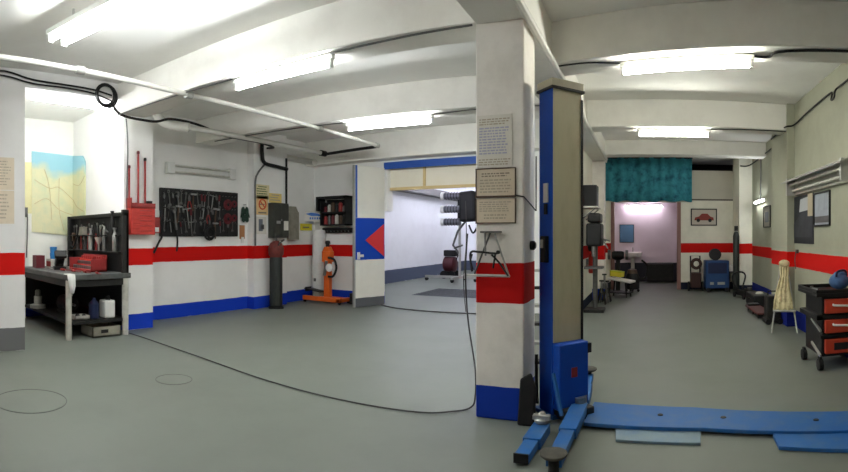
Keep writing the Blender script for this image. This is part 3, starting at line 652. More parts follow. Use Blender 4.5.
# hanging below the board
line('black_strap', [(-7.38, 5.05, 1.75), (-7.36, 5.02, 1.5), (-7.36, 4.95, 1.38), (-7.38, 4.86, 1.2)], .02, 'black', 'black strap hanging slanted below the left end of the tool board', 'strap')
line('black_strap', [(-7.38, 5.36, 1.6), (-7.37, 5.37, 1.4), (-7.38, 5.36, 1.22)], .017, 'black', 'short black strap hanging straight below the tool board', 'strap')
solo('drive_belt', MB().torus((0, 0, 0), .12, .022, 'x', 20, 6).torus((.03, .01, .01), .10, .02, 'x', 20, 6), 'black', 'dark coiled belt hung at the lower middle of the tool board', 'belt', (-7.36, 6.12, 1.55))
t = thing('work_gloves', 'pair of dark green gloves hanging right of the tool board', 'gloves', (-7.45, 7.10, 1.78), LW)
for s in (-1, 1):
    g = MB()._ball((s*.05, -.05, .22), .06, (.8, .6, 1.7), 12)
    for k in range(4): g.tube([(s*.05-.036+k*.024, -.05, .15), (s*.05-.036+k*.024, -.06, .02-.02*(k in (1, 2)))], .012, 8)
    g.tube([(s*.05+s*.04, -.05, .2), (s*.05+s*.07, -.06, .1)], .013, 8)
    g.build('glove', 'green', t)
MB().cyl((0, 0, .36), (0, -.08, .36), .008).build('hook', 'steel', t)
t = thing('price_tag', 'orange brown card with white tag below the green gloves', 'card', (-7.45, 7.06, 1.42), LW)
B(-.07, .07, -.012, 0, .02, .3).build('card', 'cardb', t); B(-.03, .03, -.03, -.012, -.06, .06).build('white_tab', 'white', t)

# ------------------------------------------------------------------ posters on the left pilaster
X = -7.27
sheet('safety_poster', 'cream poster with green print above the no smoking sign', 'poster', (X, 7.47, 2.27), LW, .42, .30, 'cream', 5, mat('green_ink', (104, 122, 70), .8), seed=4)
t = sheet('no_smoking_sign', 'cream sign with an orange ring and barred cigarette', 'sign', (X, 7.47, 1.94), LW, .34, .40, mat('pale_orange_card', (228, 196, 140), .7))
MB().torus((0, -.012, .22), .10, .016, 'y', 28, 6).box((0, -.012, .22), (.2, .006, .026), Matrix.Rotation(.75, 3, 'Y')).build('ring', mat('sign_orange', (200, 84, 40), .6), t)
B(-.08, .06, -.013, -.008, .208, .232).build('cigarette', 'inkd', t); B(-.12, .12, -.010, -.008, .03, .06).build('caption', 'inkd', t)
sheet('safety_poster', 'yellow sheet right of the no smoking sign', 'poster', (X, 7.87, 2.21), LW, .40, .20, mat('yellow_sheet', (226, 200, 120), .7), 3, 'ink', seed=5)
sheet('photo_print', 'small grey photograph below the no smoking sign', 'picture', (X, 7.44, 1.54), LW, .30, .36, 'paperw', 0, blocks=((-.08, .04, .06, .31, 'glass'), (-.02, .08, .1, .2, 'gun')))
t = thing('fuse_box', 'dark electrical panel with a white label on the left wall', 'electrical panel', (X, 7.93, 1.46), LW)
B(-.28, .20, -.16, 0, 0, .74).build('cabinet', 'darkbox', t, .008)
B(-.27, -.04, -.172, -.16, .03, .71).build('door', 'darkbox', t, .005); B(-.03, .19, -.172, -.16, .03, .71).build('door', 'darkbox', t, .005)
B(.03, .17, -.178, -.172, .16, .36).build('label_plate', 'paperw', t); B(-.2, -.08, -.178, -.172, .3, .36).build('label_plate', 'galv', t)
MB().cyl((-.045, -.18, .38), (-.045, -.17, .38), .02).build('lock', 'steel', t)
t = thing('meter_box', 'grimy grey meter box right of the dark electrical panel', 'electrical box', (-7.45, 8.53, 1.42), LW)
B(-.26, .12, -.2, 0, 0, .62).build('cabinet', 'meter', t, .01); MB().prismy([(-.26, .62), (.12, .62), (.05, .74), (-.16, .74)], -.17, 0).build('cover', 'meter', t)
B(-.2, .05, -.206, -.2, .3, .5).build('window_pane', 'meter', t); B(-.22, .08, -.208, -.2, .05, .2).build('flap', 'meter', t)
# gas cylinder under the panel
t = thing('gas_cylinder', 'tall dark gas cylinder with rusty red head against the left wall', 'gas cylinder', (-7.05, 7.66, 0))
MB().lathe([(.11, .04), (.135, .07), (.135, 1.02), (.12, 1.08)], seg=22).build('body', mat('soot_green_steel', (40, 44, 42), .5, .2, .5, (72, 72, 66), 5, stretch=(3, 3, .6)), t)
MB().lathe([(.125, 1.06), (.16, 1.12), (.165, 1.24), (.13, 1.34), (.06, 1.4)], seg=18).build('wrapped_head', mat('rusty_red', (112, 46, 40), .7, 0, .8, (50, 36, 30), 9), t)
MB().tube(smooth_path([(.1, -.05, 1.3), (.2, -.1, 1.36), (.18, .05, 1.42), (.05, .1, 1.4)]), .015).cyl((0, 0, 1.38), (0, 0, 1.46), .03).build('valve', 'gun', t)
MB().lathe([(.16, 0), (.16, .03), (.1, .06)], seg=18).bb(-.18, .18, -.04, .04, 0, .03).bb(-.04, .04, -.18, .18, 0, .03).build('foot', 'black', t)

# ------------------------------------------------------------------ back corner
t = thing('white_tank', 'tall white cylindrical tank standing in the back left corner', 'tank', (-7.16, 9.27, 0))
MB().lathe([(.15, .10), (.16, .12), (.165, .9), (.15, 1.60), (.13, 1.64)], seg=22).build('body', 'white', t)
MB().lathe([(.165, 0), (.165, .05), (.14, .12)], seg=18).build('foot', 'dirty_white', t)
MB().bb(-.03, .03, -.175, -.15, .45, .52).build('gauge', 'gun', t)
t = thing('swoosh_sign', 'white sign with blue swoosh set across the back corner above the white tank', 'sign', (-7.275, 9.275, 1.84), PI/4)
B(-.25, .25, -.02, 0, 0, .24).build('board', 'paperw', t)
MB().prismy([(-.24, .18), (-.1, .21), (.05, .19), (.23, .10), (.05, .13), (-.1, .13)], -.024, -.02).build('swoosh', mat('logo_blue', (46, 110, 190), .5), t)
mb = MB()
for i in range(7): mb.bb(-.14+i*.055, -.105+i*.055, -.024, -.02, .05, .10)
mb.build('lettering', mat('logo_blue', (46, 110, 190), .5), t)
t = thing('yellow_sign', 'small yellow plate on the left wall between meter box and white tank', 'sign', (-7.45, 9.14, 1.63), LW)
B(-.22, .2, -.02, 0, 0, .16).build('plate', 'yellow', t); B(-.14, .08, -.024, -.02, .06, .09).build('lettering', 'inkd', t)
t = thing('wall_shelf', 'black open wall rack of dark red parts on the back wall', 'shelf', (-6.78, 9.45, 1.74))
MB().bb(-.40, .44, -.28, 0, .62, .67).bb(-.40, -.34, -.28, 0, .34, .67).bb(-.28, .44, -.28, 0, .0, .03).bb(-.28, -.25, -.28, -.02, 0, .55).bb(.41, .44, -.28, 0, 0, .67).bb(-.28, .44, -.02, 0, 0, .6).bb(-.28, .44, -.28, -.02, .28, .31).build('frame', 'black', t)
q = random.Random(5)
for r, zb in ((0, .03), (1, .31)):
    for i in range(6):
        h = q.uniform(.10, .2); w = .045
        solo('parts_can', MB().lathe([(w, 0), (w, h), (w*.6, h+.01), (w*.5, h+.03)], seg=12), ('oldred', 'gun', 'maroon', 'dirty_white', 'wood', 'dark')[(i+r*2) % 6], '%s can from the left on the %s level of the black wall rack' % (ORD[i], ('lower', 'upper')[r]), 'can', (-6.98+i*.105, 9.29, 1.74+zb), 0, 'cans in the black wall rack')
t = thing('wall_shelf', 'narrow dark tool rail below the black wall rack', 'shelf', (-6.75, 9.45, 1.57))
B(-.40, .42, -.07, 0, 0, .12).build('rail', 'black', t)
for i in range(8): MB().cyl((-.34+i*.1, -.075, .03), (-.34+i*.1, -.10, .05), .012, 8).build('peg', 'steel', t)

# orange transmission jack
t = thing('workshop_crane', 'orange hydraulic jack with upright column near the back corner', 'workshop jack', (-6.72, 9.0, 0))
MB().bb(-.56, .48, -.20, -.11, .05, .15).bb(.38, .48, -.2, .24, .05, .13).bb(-.1, .4, .16, .24, .05, .12).bb(-.05, .05, -.15, .2, .05, .12).build('base_frame', 'orange', t, .008)
MB().bb(-.06, .09, -.06, .06, .1, .95).build('column', 'orange', t, .01)
MB().bb(-.09, .12, -.09, .09, .92, 1.16).prismy([(-.09, 1.16), (.12, 1.16), (.06, 1.26), (-.04, 1.26)], -.07, .07).build('head', 'orange', t, .01)
MB().cyl((.01, 0, 1.25), (.01, 0, 1.36), .045).lathe([(.065, 1.33), (.05, 1.39), (.02, 1.4)], (.01, 0, 0)).build('saddle', 'black', t)
MB().tube(smooth_path([(.1, -.1, 1.02), (.26, -.1, .98), (.32, -.1, .8), (.24, -.1, .62), (.1, -.1, .60)]), .026, 10).build('hose', 'black', t)
MB().cyl((-.01, -.1, .62), (.05, -.1, .95), .035).build('ram', 'steel', t)
MB().lathe([(.09, -.02), (.09, .02)], (.14, -.11, .8), 16, 'y').build('gauge', 'white', t)
MB().box((-.30, -.08, .28), (.46, .2, .02), Matrix.Rotation(.12, 3, 'Y')).bb(-.5, -.47, -.18, .02, .24, .34).build('tray', 'dark', t)
MB().bb(-.25, -.1, -.16, .0, .14, .26).build('pump', 'meter', t)
for x, y in ((-.52, -.16), (.44, -.16), (-.06, .2), (.44, .2)): MB().cyl((x-.02, y, .03), (x+.02, y, .03), .03, 12).build('caster', 'black', t)
t = thing('battery_case', 'small dark case on the floor between orange jack and open door', 'case', (-6.05, 9.2, 0))
B(-.14, .14, -.1, .1, 0, .24).build('body', 'dark', t, .01); MB().tube([(-.08, 0, .24), (-.08, 0, .29), (.08, 0, .29), (.08, 0, .24)], .01).build('handle', 'black', t)

# ------------------------------------------------------------------ back room
t = thing('drying_lamp', 'infrared paint drying lamp on a wheeled stand in the back room', 'drying lamp', (-6.05, 15.3, 0))
MB().bb(-1.25, .6, -.04, .04, .10, .18).bb(-.08, .0, -.6, .6, .10, .18).build('base_frame', 'galv', t)
for x, y in ((-1.2, 0), (.55, 0), (-.04, -.56), (-.04, .56)): MB().cyl((x, y-.025, .06), (x, y+.025, .06), .06, 12).build('caster', 'black', t)
MB().cyl((0, 0, .15), (0, 0, 1.9), .045, 12).build('mast', 'galv', t)
MB().tube([(0, 0, .9), (-.22, -.05, 1.2), (-.05, -.05, 1.65), (.25, -.08, 2.0)], .035, 8).cyl((-.18, -.05, 1.1), (.12, -.05, 1.2), .03).build('lift_arm', 'gun', t)
MB().box((.34, -.1, 2.46), (.55, .35, 1.0), Matrix.Rotation(-.06, 3, 'Y')).build('control_housing', 'black', t, .09)
MB().bb(-.05, .16, -.1, .1, 1.98, 2.7).build('bracket', 'black', t, .03)
for z in (2.82, 2.38, 1.96):
    c = MB().cyl((-.50, -.1, z), (.05, -.1, z), .115, 16).build('lamp_cassette', mat('cassette_grey', (108, 108, 116), .4, .4), t)
    MB().cyl((-.61, -.1, z), (-.50, -.1, z), .125, 16).build('end_cap', 'white', c)
    g = MB()
    for k in range(5): g.torus((-.44+k*.1, -.1, z), .118, .01, 'x', 14, 5)
    g.build('guard_grille', 'black', c)
MB().tube(smooth_path([(.4, -.2, 1.85), (.55, -.25, 1.6), (.7, -.3, 1.75), (.85, -.3, 2.0)]), .03).build('cable', 'black', t)
t = thing('air_tank', 'dark red wheeled tank behind the drying lamp stand', 'compressor', (-6.85, 16.4, 0))
MB().lathe([(.15, -.24), (.27, -.18), (.27, .18), (.15, .24)], (0, 0, .5), 18, 'x').build('tank', mat('dark_maroon_paint', (74, 26, 34), .5), t)
B(-.2, .25, -.15, .15, .78, 1.0).build('motor', 'black', t, .03)
for x in (-.14, .14): MB().cyl((x, -.27, .14), (x, -.21, .14), .14, 14).cyl((x, .21, .14), (x, .27, .14), .14, 14).build('wheel', 'black', t)
MB().tube([(.2, 0, .6), (.32, 0, .85), (.32, .0, .9)], .02).build('handle', 'dark', t)
t = thing('drain_grate', 'long dark drain grate in the back room floor', 'drain grate', (-4.7, 12.2, 0))
MB().prism([(-1.1, -.85), (1.0, -.85), (1.0, .85), (-1.1, .85)], .001, .006).build('grid', 'grate', t)
mb = MB()
for k in range(12): mb.bb(-1.08, .98, -.8+k*.14, -.76+k*.14, .006, .012)
mb.build('bar', 'dark', t)

# ------------------------------------------------------------------ on the column
Y = 3.9
t = sheet('column_notice', 'white printed notice with blue text, top of the column', 'notice', (-1.235, Y, 2.06), 0, .30, .43, 'paperw', 0)
def textblock(t, w, z0, z1, n, m, seed):
    q = random.Random(seed); mb = MB(); dz = (z1-z0)/n
    for i in range(n):
        z = z1-(i+1)*dz; x = -w/2; end = w/2-(q.random()*.15*w if i else 0)
        while x < end:
            l = min(end-x, q.uniform(.012, .04)); mb.bb(x, x+l, -.0095, -.008, z, z+dz*.5); x += l+.008
    mb.build('printed_lines', m, t)
textblock(t, .26, .35, .41, 3, 'ink', 1); textblock(t, .26, .11, .34, 10, 'inkb', 2); textblock(t, .27, .02, .08, 3, 'ink', 3)
t = sheet('framed_notice', 'upper of two framed beige notices on the column', 'notice', (-1.225, Y, 1.825), 0, .33, .225, 'paper', 0, frame=None)
textblock(t, .24, .16, .20, 2, 'inkd', 4); textblock(t, .27, .03, .15, 5, 'ink', 5)
MB().bb(-.172, .172, -.02, 0, -.012, .004).bb(-.172, .172, -.014, 0, .222, .23).bb(.164, .172, -.014, 0, 0, .225).bb(-.172, -.164, -.014, 0, 0, .225).build('frame', 'wood', t)
t = sheet('framed_notice', 'lower of two framed beige notices on the column', 'notice', (-1.225, Y, 1.61), 0, .33, .195, 'paper', 0)
textblock(t, .28, .09, .18, 5, 'ink', 6); textblock(t, .2, .03, .08, 2, 'ink', 7)
MB().bb(-.172, .172, -.018, 0, -.008, .0).bb(.164, .172, -.014, 0, 0, .195).bb(-.172, -.164, -.014, 0, 0, .195).build('frame', 'wood', t)
line('column_wire', [(-1.06, 3.885, 1.83), (-.985, 3.885, 1.815), (-.975, 4.1, 1.76), (-.975, 4.28, 1.72), (-.975, 4.285, 2.2)], .006, 'black', 'thin dark wire round the right side of the column', 'wire', 6, 1)
# folded metal bracket hung on the column
t = thing('hanging_bracket', 'rusty folded A-shaped metal bracket hung on the column stripe', 'bracket', (-1.24, 3.86, 1.18))
MB().bb(-.10, .07, -.02, .03, .345, .36).build('top_plate', 'gun', t)
for a, b, c in (((-.02, .0, .345), (-.16, .0, .0), 'gun'), ((.02, -.01, .34), (.14, -.01, .0), 'galv'), ((-.06, -.02, .35), (-.05, -.03, .16), 'steel'), ((.03, -.02, .18), (.01, -.02, .06), 'dark')):
    MB().cyl(a, b, .008, 8).build('leg', c, t)
MB().tube([(-.24, -.02, .0), (.15, -.02, .0)], .011, 8).build('cross_bar', 'galv', t)
MB().tube(smooth_path([(-.17, -.02, .03), (-.18, -.03, .18), (-.10, -.03, .19), (.04, -.03, .18), (.06, -.03, .2)]), .009, 8).build('hook_rod', 'dark', t)
MB().tube(smooth_path([(.0, -.03, .17), (.07, -.03, .1), (.14, -.03, .0)]), .008, 8).build('brace', 'dark', t); MB().tube([(-.17, -.02, .17), (-.17, -.06, .12), (-.15, -.06, .05)], .007).build('brace', 'dark', t)
MB().cyl((.055, -.035, .19), (.055, -.015, .19), .015).build('knob', 'black', t)
solo('wall_socket', MB().lathe([(.04, 0), (.04, .03), (.025, .045)], seg=16, axis='x'), 'black', 'round black socket on the right side of the column above the red stripe', 'socket', (-.99, 4.14, 1.42))
t = thing('rubber_mat', 'black rubber pad leaning between the column and the lift post', 'mat', (-.94, 3.84, 0))
MB().prismy([(-.085, .0), (.055, .0), (.06, .30), (.015, .41), (-.07, .36)], -.025, .025).xf(Matrix.Rotation(-.1, 4, 'X')).build('pad', 'rubber', t, .015)

# ------------------------------------------------------------------ two post lift (near post)
t = thing('car_lift', 'blue two post car lift with beige front cover beside the column', 'car lift', (-.78, 4.03, 0))
c45 = Matrix.Rotation(PI/4, 4, 'Z')         # local u along the beige face, v along the blue side
def rb(u0, u1, v0, v1, z0, z1): return B(u0, u1, v0, v1, z0, z1).xf(c45)
rb(-.02, .34, -.03, .26, 0, .03).build('base_plate', 'armblue', t)
MB().bb(0, .015, 0, .2, .03, 2.72).bb(0, .3, .19, .2, .03, 2.72).bb(.285, .3, 0, .2, .03, 2.72).xf(c45).build('post', 'blue', t, .003)
rb(.006, .292, -.006, .006, .62, 2.74).build('front_cover', 'beige', t)
rb(.288, .31, -.012, .0, .5, 2.66).build('gap_strip', 'black', t)  # black strip stands in for the dark gap beside the cover
cp = MB().bb(-.015, .315, -.02, .215, 2.72, 2.80).xf(c45).build('top_cap', mat('cap_beige', (178, 170, 150), .6, 0, .3, (110, 100, 84), 6), t, .008)
rb(-.018, .318, -.024, .218, 2.715, 2.735).build('cap_rim', 'dark', cp)
rb(-.0, .30, -.10, -.004, .08, .62).build('carriage', 'blue', t, .012)
rb(.12, .18, -.103, -.10, .34, .42).build('badge', 'oldred', t)
rb(.29, .33, -.1, -.01, .52, .60).build('lock_block', 'black', t)
rb(-.045, 0, .05, .12, 1.28, 1.50).build('control_box', 'black', t, .006)
rb(-.05, -.045, .07, .11, 1.40, 1.47).build('switch', 'galv', t)
rb(-.012, 0, .06, .12, 1.78, 1.94).build('label_plate', 'paperw', t); rb(-.014, 0, .07, .11, 1.68, 1.77).build('plug', 'black', t)
MB().tube(smooth_path([(-.14, .05, .10), (-.15, .07, .3), (-.155, .09, .5)]), .014, 8).build('handle_rod', 'black', t)
# swing arms
def arm(name, p, q, w, pad=None, z=.06):
    p, q = Vector(p), Vector(q); d = (q-p); L = d.length; a = math.atan2(d.y, d.x); m = Matrix.Translation(p) @ Matrix.Rotation(a, 4, 'Z')
    o = B(0, L*.55, -w/2, w/2, z, z+.075).xf(m).build(name, 'armblue', t, .005)
    B(L*.5, L, -w/2+.014, w/2-.014, z+.008, z+.065).xf(m).build('extension', 'armblue', o, .004)
    MB().cyl(m @ Vector((0, 0, z-.02)), m @ Vector((0, 0, z+.12)), .05, 16).build('pivot_pin', 'steel', o)
    if pad:
        c = m @ Vector((L, 0, 0))
        MB().cyl(c+Vector((0, 0, .0)), c+Vector((0, 0, z+.09)), .035, 14).build('screw', 'dark', o)
        MB().lathe([(.075, 0), (.088, .012), (.088, .022), (.07, .03)], c+Vector((0, 0, z+.066+pad)), 20).build('rubber_pad', mat('worn_pad', (74, 72, 66), .8, 0, .5, (110, 104, 92), 12), o)
        MB().cyl(c+Vector((0, 0, z)), c+Vector((0, 0, z+.07+pad)), .03, 12).build('pad_stem', 'dark', o)
    return o
L0 = Vector((.78, -4.03, 0))
arm('arm', Vector((-.80, 3.72, 0))+L0, Vector((-.82, 3.16, 0))+L0, .13, None, .005)
e = B(-.05, .05, -.012, .0, .018, .08).xf(Matrix.Translation(Vector((-.82, 3.162, 0))+L0)).build('open_end', 'black', t)
MB().lathe([(.06, .09), (.065, .11), (.04, .13), (.02, .16)], Vector((-.80, 3.72, 0))+L0, 12).box(Vector((-.80, 3.70, .13))+L0, (.13, .05, .03)).build('arm_restraint', 'galv', t)
arm('arm', Vector((-.56, 4.10, 0))+L0, Vector((-.585, 3.06, 0))+L0, .13, .012, .05)
arm('arm', Vector((-.56, 4.16, 0))+L0, Vector((-.60, 5.0, 0))+L0, .13, .03, .05)
MB().bar(Vector((-.66, 3.78, .12))+L0, Vector((-.74, 3.86, .42))+L0, .018, .03).build('lever', 'armblue', t)
MB().box(Vector((-.60, 4.06, .06))+L0, (.26, .2, .09), Matrix.Rotation(PI/4, 3, 'Z')).build('arm_hinge_block', 'dark', t, .01)
# floor cover between the posts
t = thing('lift_floor_cover', 'long worn blue steel floor cover running right from the lift post', 'floor cover', (0, 0, 0))
MB().prism([(-.47, 4.35), (-.50, 3.86), (.42, 3.76), (.95, 3.60), (2.2, 3.2), (2.3, 3.66), (1.61, 3.82), (.39, 4.22)], .02, .05).build('plate', 'armblue', t, .004)
MB().prism([(-.25, 3.83), (-.235, 3.63), (.375, 3.555), (.40, 3.77)], .002, .022).build('front_flap', mat('pale_worn_steel', (110, 130, 140), .5, .2, .5, (70, 110, 160), 6), t, .003)
MB().prism([(.92, 3.61), (.905, 3.38), (1.34, 3.18), (2.0, 2.92), (2.2, 3.2)], .002, .03).build('ramp_flap', 'armblue', t, .003)
MB().prism([(-.4, 4.28), (-.42, 3.95), (.4, 3.85), (.95, 3.68), (2.1, 3.3), (2.2, 3.6), (1.6, 3.75), (.39, 4.14)], 0, .02).build('support_frame', 'black', t)
for x, y in ((.6, 3.95), (.1, 4.05), (1.3, 3.72)): MB().lathe([(.025, .05), (.02, .056)], (x, y, 0), 12).build('bolt', 'dark', t)
for x, y, h in ((-.60, 4.62, .1),):
    pass
# ladder behind
t = thing('step_ladder', 'aluminium step rack standing behind the column and lift post', 'ladder', (-1.42, 5.45, 0), .1)
for s in (-1, 1): MB().bar((s*.28, 0, 0), (s*.22, .45, 1.2), .04, .06).build('side_rail', 'galv', t)
for k in range(6):
    f = k/6+.06; MB().bb(-.26, .26, .45*f-.06, .45*f+.06, 1.2*f, 1.2*f+.03).build('step', 'galv' if k % 2 else 'dark', t)
for s in (-1, 1): MB().bar((s*.26, .9, 0), (s*.2, .47, 1.18), .03, .03).build('rear_leg', 'galv', t)

# ------------------------------------------------------------------ along the middle wall, right bay
t = thing('drill_press', 'dark pedestal drill press against the middle wall left of the curtain', 'drill press', (-1.06, 9.9, 0))
MB().bb(-.2, .2, -.22, .22, 0, .06).build('base', 'dark', t, .01); MB().cyl((0, .1, .06), (0, .1, 1.8), .05).build('pillar', 'gun', t)
MB().bb(-.14, .16, -.3, .24, 1.3, 1.75).build('head', 'black', t, .04); MB().cyl((0, -.18, 1.1), (0, -.18, 1.35), .04).build('chuck', 'steel', t)
MB().bb(-.18, .18, -.3, .1, .86, .90).build('table', 'gun', t)
MB().bb(-.12, .14, -.25, .25, 1.76, 1.95).build('belt_guard', 'dark', t, .04)
for k in range(3): MB().cyl((.16, -.1, 1.45), (.24+.03*k, -.22+.1*k, 1.4-.14*(k == 1)), .012).build('feed_handle', 'steel', t)
t = thing('wall_shelf', 'high dark shelf on the middle wall above the drill press', 'shelf', (-1.3, 9.95, 2.05), LW)
B(-.35, .35, -.32, 0, 0, .03).build('board', 'dirty_white', t)
for s in (-1, 1): MB().bar((s*.3, -.02, -.22), (s*.3, -.28, -.01), .02, .02).build('bracket', 'gun', t)
solo('storage_box', B(-.18, .18, -.14, .14, 0, .42), 'black', 'black box on the high shelf above the drill press', 'box', (-1.14, 9.90, 2.08), LW, bevel=.01)
solo('paint_tin', MB().lathe([(.09, 0), (.09, .18), (.095, .185), (.095, .2)]), 'paperw', 'white tin at the far end of the high shelf', 'tin', (-1.13, 10.2, 2.08))
t = thing('welding_hose', 'dark bundle of hoses hung on the middle wall beside the column', 'hose', (-1.27, 10.7, 1.45))
c = MB()
for k in range(5): c.torus((.02+.03*k, .02*(k % 2), -.02*k), .26-.02*k, .025, 'x', 20, 6)
c.build('coil', 'rubber', t); B(-.03, .02, -.03, .03, .2, .3).build('hook', 'steel', t)
t = thing('fire_extinguisher', 'red fire extinguisher on the middle wall below the hoses', 'fire extinguisher', (-1.17, 10.45, .72))
MB().lathe([(.07, 0), (.08, .02), (.08, .36), (.03, .43)]).build('cylinder', 'red', t); MB().bb(-.02, .09, -.015, .015, .44, .47).cyl((0, 0, .42), (0, 0, .46), .025).build('valve', 'black', t); MB().tube(smooth_path([(.03, 0, .44), (.1, -.03, .3), (.09, -.06, .1)]), .012).build('hose', 'black', t)
B(-.13, -.07, -.03, .03, .1, .3).build('bracket', 'steel', t)
for i, (y, h, c) in enumerate(((10.95, .5, 'dark'), (11.2, .62, 'gun'), (11.42, .45, 'dark'))):
    t = thing('axle_stand', '%s dark axle stand in the row before the red striped far column' % ('nearest', 'middle', 'farthest')[i], 'axle stand', (-1.02+.04*i, y, 0), 0, 'axle stands by the middle wall')
    for a in range(4): MB().bar((.13*math.cos(a*PI/2+.78), .13*math.sin(a*PI/2+.78), 0), (.03*math.cos(a*PI/2+.78), .03*math.sin(a*PI/2+.78), h*.7), .03, .012).build('leg', c, t)
    MB().cyl((0, 0, h*.5), (0, 0, h), .025).build('post', 'steel', t); B(-.05, .05, -.03, .03, h, h+.03).build('saddle', 'dark', t)
# black workbench beyond far column with yellow box and white seat
t = thing('work_stool', 'white tilted seat on a dark low frame near the washroom doorway', 'stool', (-.70, 12.3, 0), -.3)
MB().box((.05, 0, .42), (.62, .4, .05), Matrix.Rotation(.14, 3, 'Y')).build('seat', 'white', t, .02)
for x in (-.22, .24):
    for y in (-.15, .15): MB().cyl((x, y, 0), (x*.85, y, .39-.03*(x > 0)), .018).build('leg', 'dark', t)
B(-.3, .3, -.17, .17, .1, .13).build('lower_shelf', 'black', t)
t = thing('yellow_box', 'bright yellow box resting on the white tilted seat', 'box', (-.76, 12.3, .475), -.3)
MB().box((0, 0, .09), (.3, .24, .12), Matrix.Rotation(.1, 3, 'Y')).build('body', 'yellow', t, .01)
MB().box((0, 0, .155), (.31, .25, .02), Matrix.Rotation(.1, 3, 'Y')).build('lid', mat('yellow_green', (206, 214, 50), .5), t)
t = thing('bench_grinder', 'dark bench grinder on a pedestal left of the washroom doorway', 'grinder', (-.80, 13.3, 0))
MB().lathe([(.2, 0), (.2, .03), (.06, .06), (.06, .85), (.12, .88)]).build('pedestal', 'dark', t)
MB().lathe([(.09, -.16), (.11, -.1), (.11, .1), (.09, .16)], (0, 0, .99), 16, 'x').build('motor', 'black', t)
for s in (-1, 1): MB().cyl((s*.2, 0, 1.0), (s*.27, 0, 1.0), .13, 18).build('wheel', 'gun', t)
t = thing('vacuum_cleaner', 'dark drum vacuum on the floor left of the washroom doorway', 'vacuum cleaner', (-.42, 13.4, 0))
MB().lathe([(.17, .08), (.19, .1), (.19, .4), (.15, .5)], seg=18).build('drum', 'black', t); MB().lathe([(.14, .5), (.12, .6), (.04, .63)]).build('motor_head', 'wood', t)
MB().tube(smooth_path([(.17, -.05, .35), (.35, -.1, .4), (.4, -.05, .7), (.25, 0, .85)]), .025).build('hose', 'rubber', t)
for a in range(4): MB().ball((.16*math.cos(a*1.57), .16*math.sin(a*1.57), .04), .04).build('caster', 'dark', t)

# curtain with soft folds
t = thing('curtain', 'mottled teal curtain hung across the top of the far doorway', 'curtain', (0, 13.86, 2.46))
n = 60; vs = []; fs = []
for i in range(n+1):
    x = -1.27+i*(1.22+1.27)/n; y = .035*math.sin(i*.9)+.02*math.sin(i*.37)
    for z, k in ((1.22, .5), (.6, .9), (0, 1.1)): vs.append((x, y*k, z+.02*math.sin(i*.5)*(z == 0)))
for i in range(n):
    for j in range(2): a = i*3+j; fs.append((a, a+3, a+4, a+1))
o = MB().add(vs, fs).build('fabric', 'curtain', t); o.modifiers.new('thick', 'SOLIDIFY').thickness = .01
MB().cyl((-1.28, 0, 1.205), (1.24, 0, 1.205), .018).build('rod', 'dark', t)
# washroom
t = thing('wash_basin', 'white wall basin in the lit washroom', 'basin', (-.5, 16.5, .82))
MB().prism([(-.3, 0), (.3, 0), (.27, -.36), (.15, -.45), (-.15, -.45), (-.27, -.36)], 0, .16).build('bowl', 'white', t, .03)
MB().tube(smooth_path([(0, -.04, .16), (0, -.06, .3), (0, -.16, .28)]), .014).build('tap', 'steel', t)
MB().cyl((0, -.15, -.8), (0, -.15, .0), .06).build('pedestal', 'dirty_white', t)
t = thing('wall_mirror', 'blue tinted mirror on the washroom wall above the basin', 'mirror', (-.70, 16.5, 1.3))
B(-.22, .22, -.02, 0, 0, .56).build('glass', 'mirror', t); B(-.24, .24, -.012, 0, -.02, .58).build('frame', 'dark', t)
t = thing('storage_cabinet', 'low dark cabinet standing in the washroom right of the basin', 'cabinet', (.42, 16.25, 0))
B(-.45, .4, -.2, .2, .03, .6).build('body', 'dark', t, .008); B(-.43, -.04, -.21, -.2, .06, .57).build('door', 'dark', t); B(-.01, .38, -.21, -.2, .06, .57).build('door', 'dark', t)

# ------------------------------------------------------------------ far right corner
t = thing('framed_picture', 'framed print of a red car on the far wall', 'picture', (1.57, 14, 1.82))
B(-.34, .34, -.02, 0, 0, .42).build('print', mat('print_beige', (196, 186, 172), .6), t)
MB().bb(-.36, .36, -.035, 0, .42, .45).bb(-.36, .36, -.035, 0, -.03, 0).bb(-.37, -.34, -.035, 0, -.03, .45).bb(.34, .37, -.035, 0, -.03, .45).build('frame', 'black', t)
MB().prismy([(-.27, .12), (-.25, .2), (-.14, .23), (-.06, .31), (.1, .31), (.18, .23), (.27, .2), (.28, .12)], -.025, -.02).build('car_image', mat('print_red', (138, 52, 44), .6), t)
MB().lathe([(.05, -.03), (.05, -.02)], (-.16, 0, .12), 14, 'y').lathe([(.05, -.03), (.05, -.02)], (.17, 0, .12), 14, 'y').build('wheel_image', 'black', t)
t = thing('pressure_washer', 'dark wheeled pump with red parts left of the blue compressor', 'pump', (1.30, 13.6, 0))
MB().bb(-.14, .14, -.16, .16, .1, .5).build('body', mat('dark_red_brown', (64, 38, 34), .6), t, .02)
MB().tube([(-.13, .1, .2), (-.13, .14, .95), (.13, .14, .95), (.13, .1, .2)], .02).build('handle', 'dark', t)
for s in (-1, 1): MB().cyl((s*.17, 0, .13), (s*.21, 0, .13), .13, 16).build('wheel', 'rubber', t)
MB().torus((0, -.17, .75), .13, .03, 'y', 18, 6).torus((0, -.19, .75), .10, .025, 'y', 18, 6).build('hose_coil', mat('dark_red_brown', (64, 38, 34), .6), t)
t = thing('air_compressor', 'boxy blue compressor on the floor against the far wall', 'compressor', (1.85, 13.5, 0))
B(-.32, .32, -.28, .26, .1, .84).build('cabinet', 'compblue', t, .02)
B(-.25, .25, -.29, -.28, .5, .78).build('grille', 'navy', t); MB().bb(-.2, -.1, -.292, -.28, .2, .27).bb(-.0, .2, -.292, -.28, .2, .27).build('label_plate', 'galv', t)
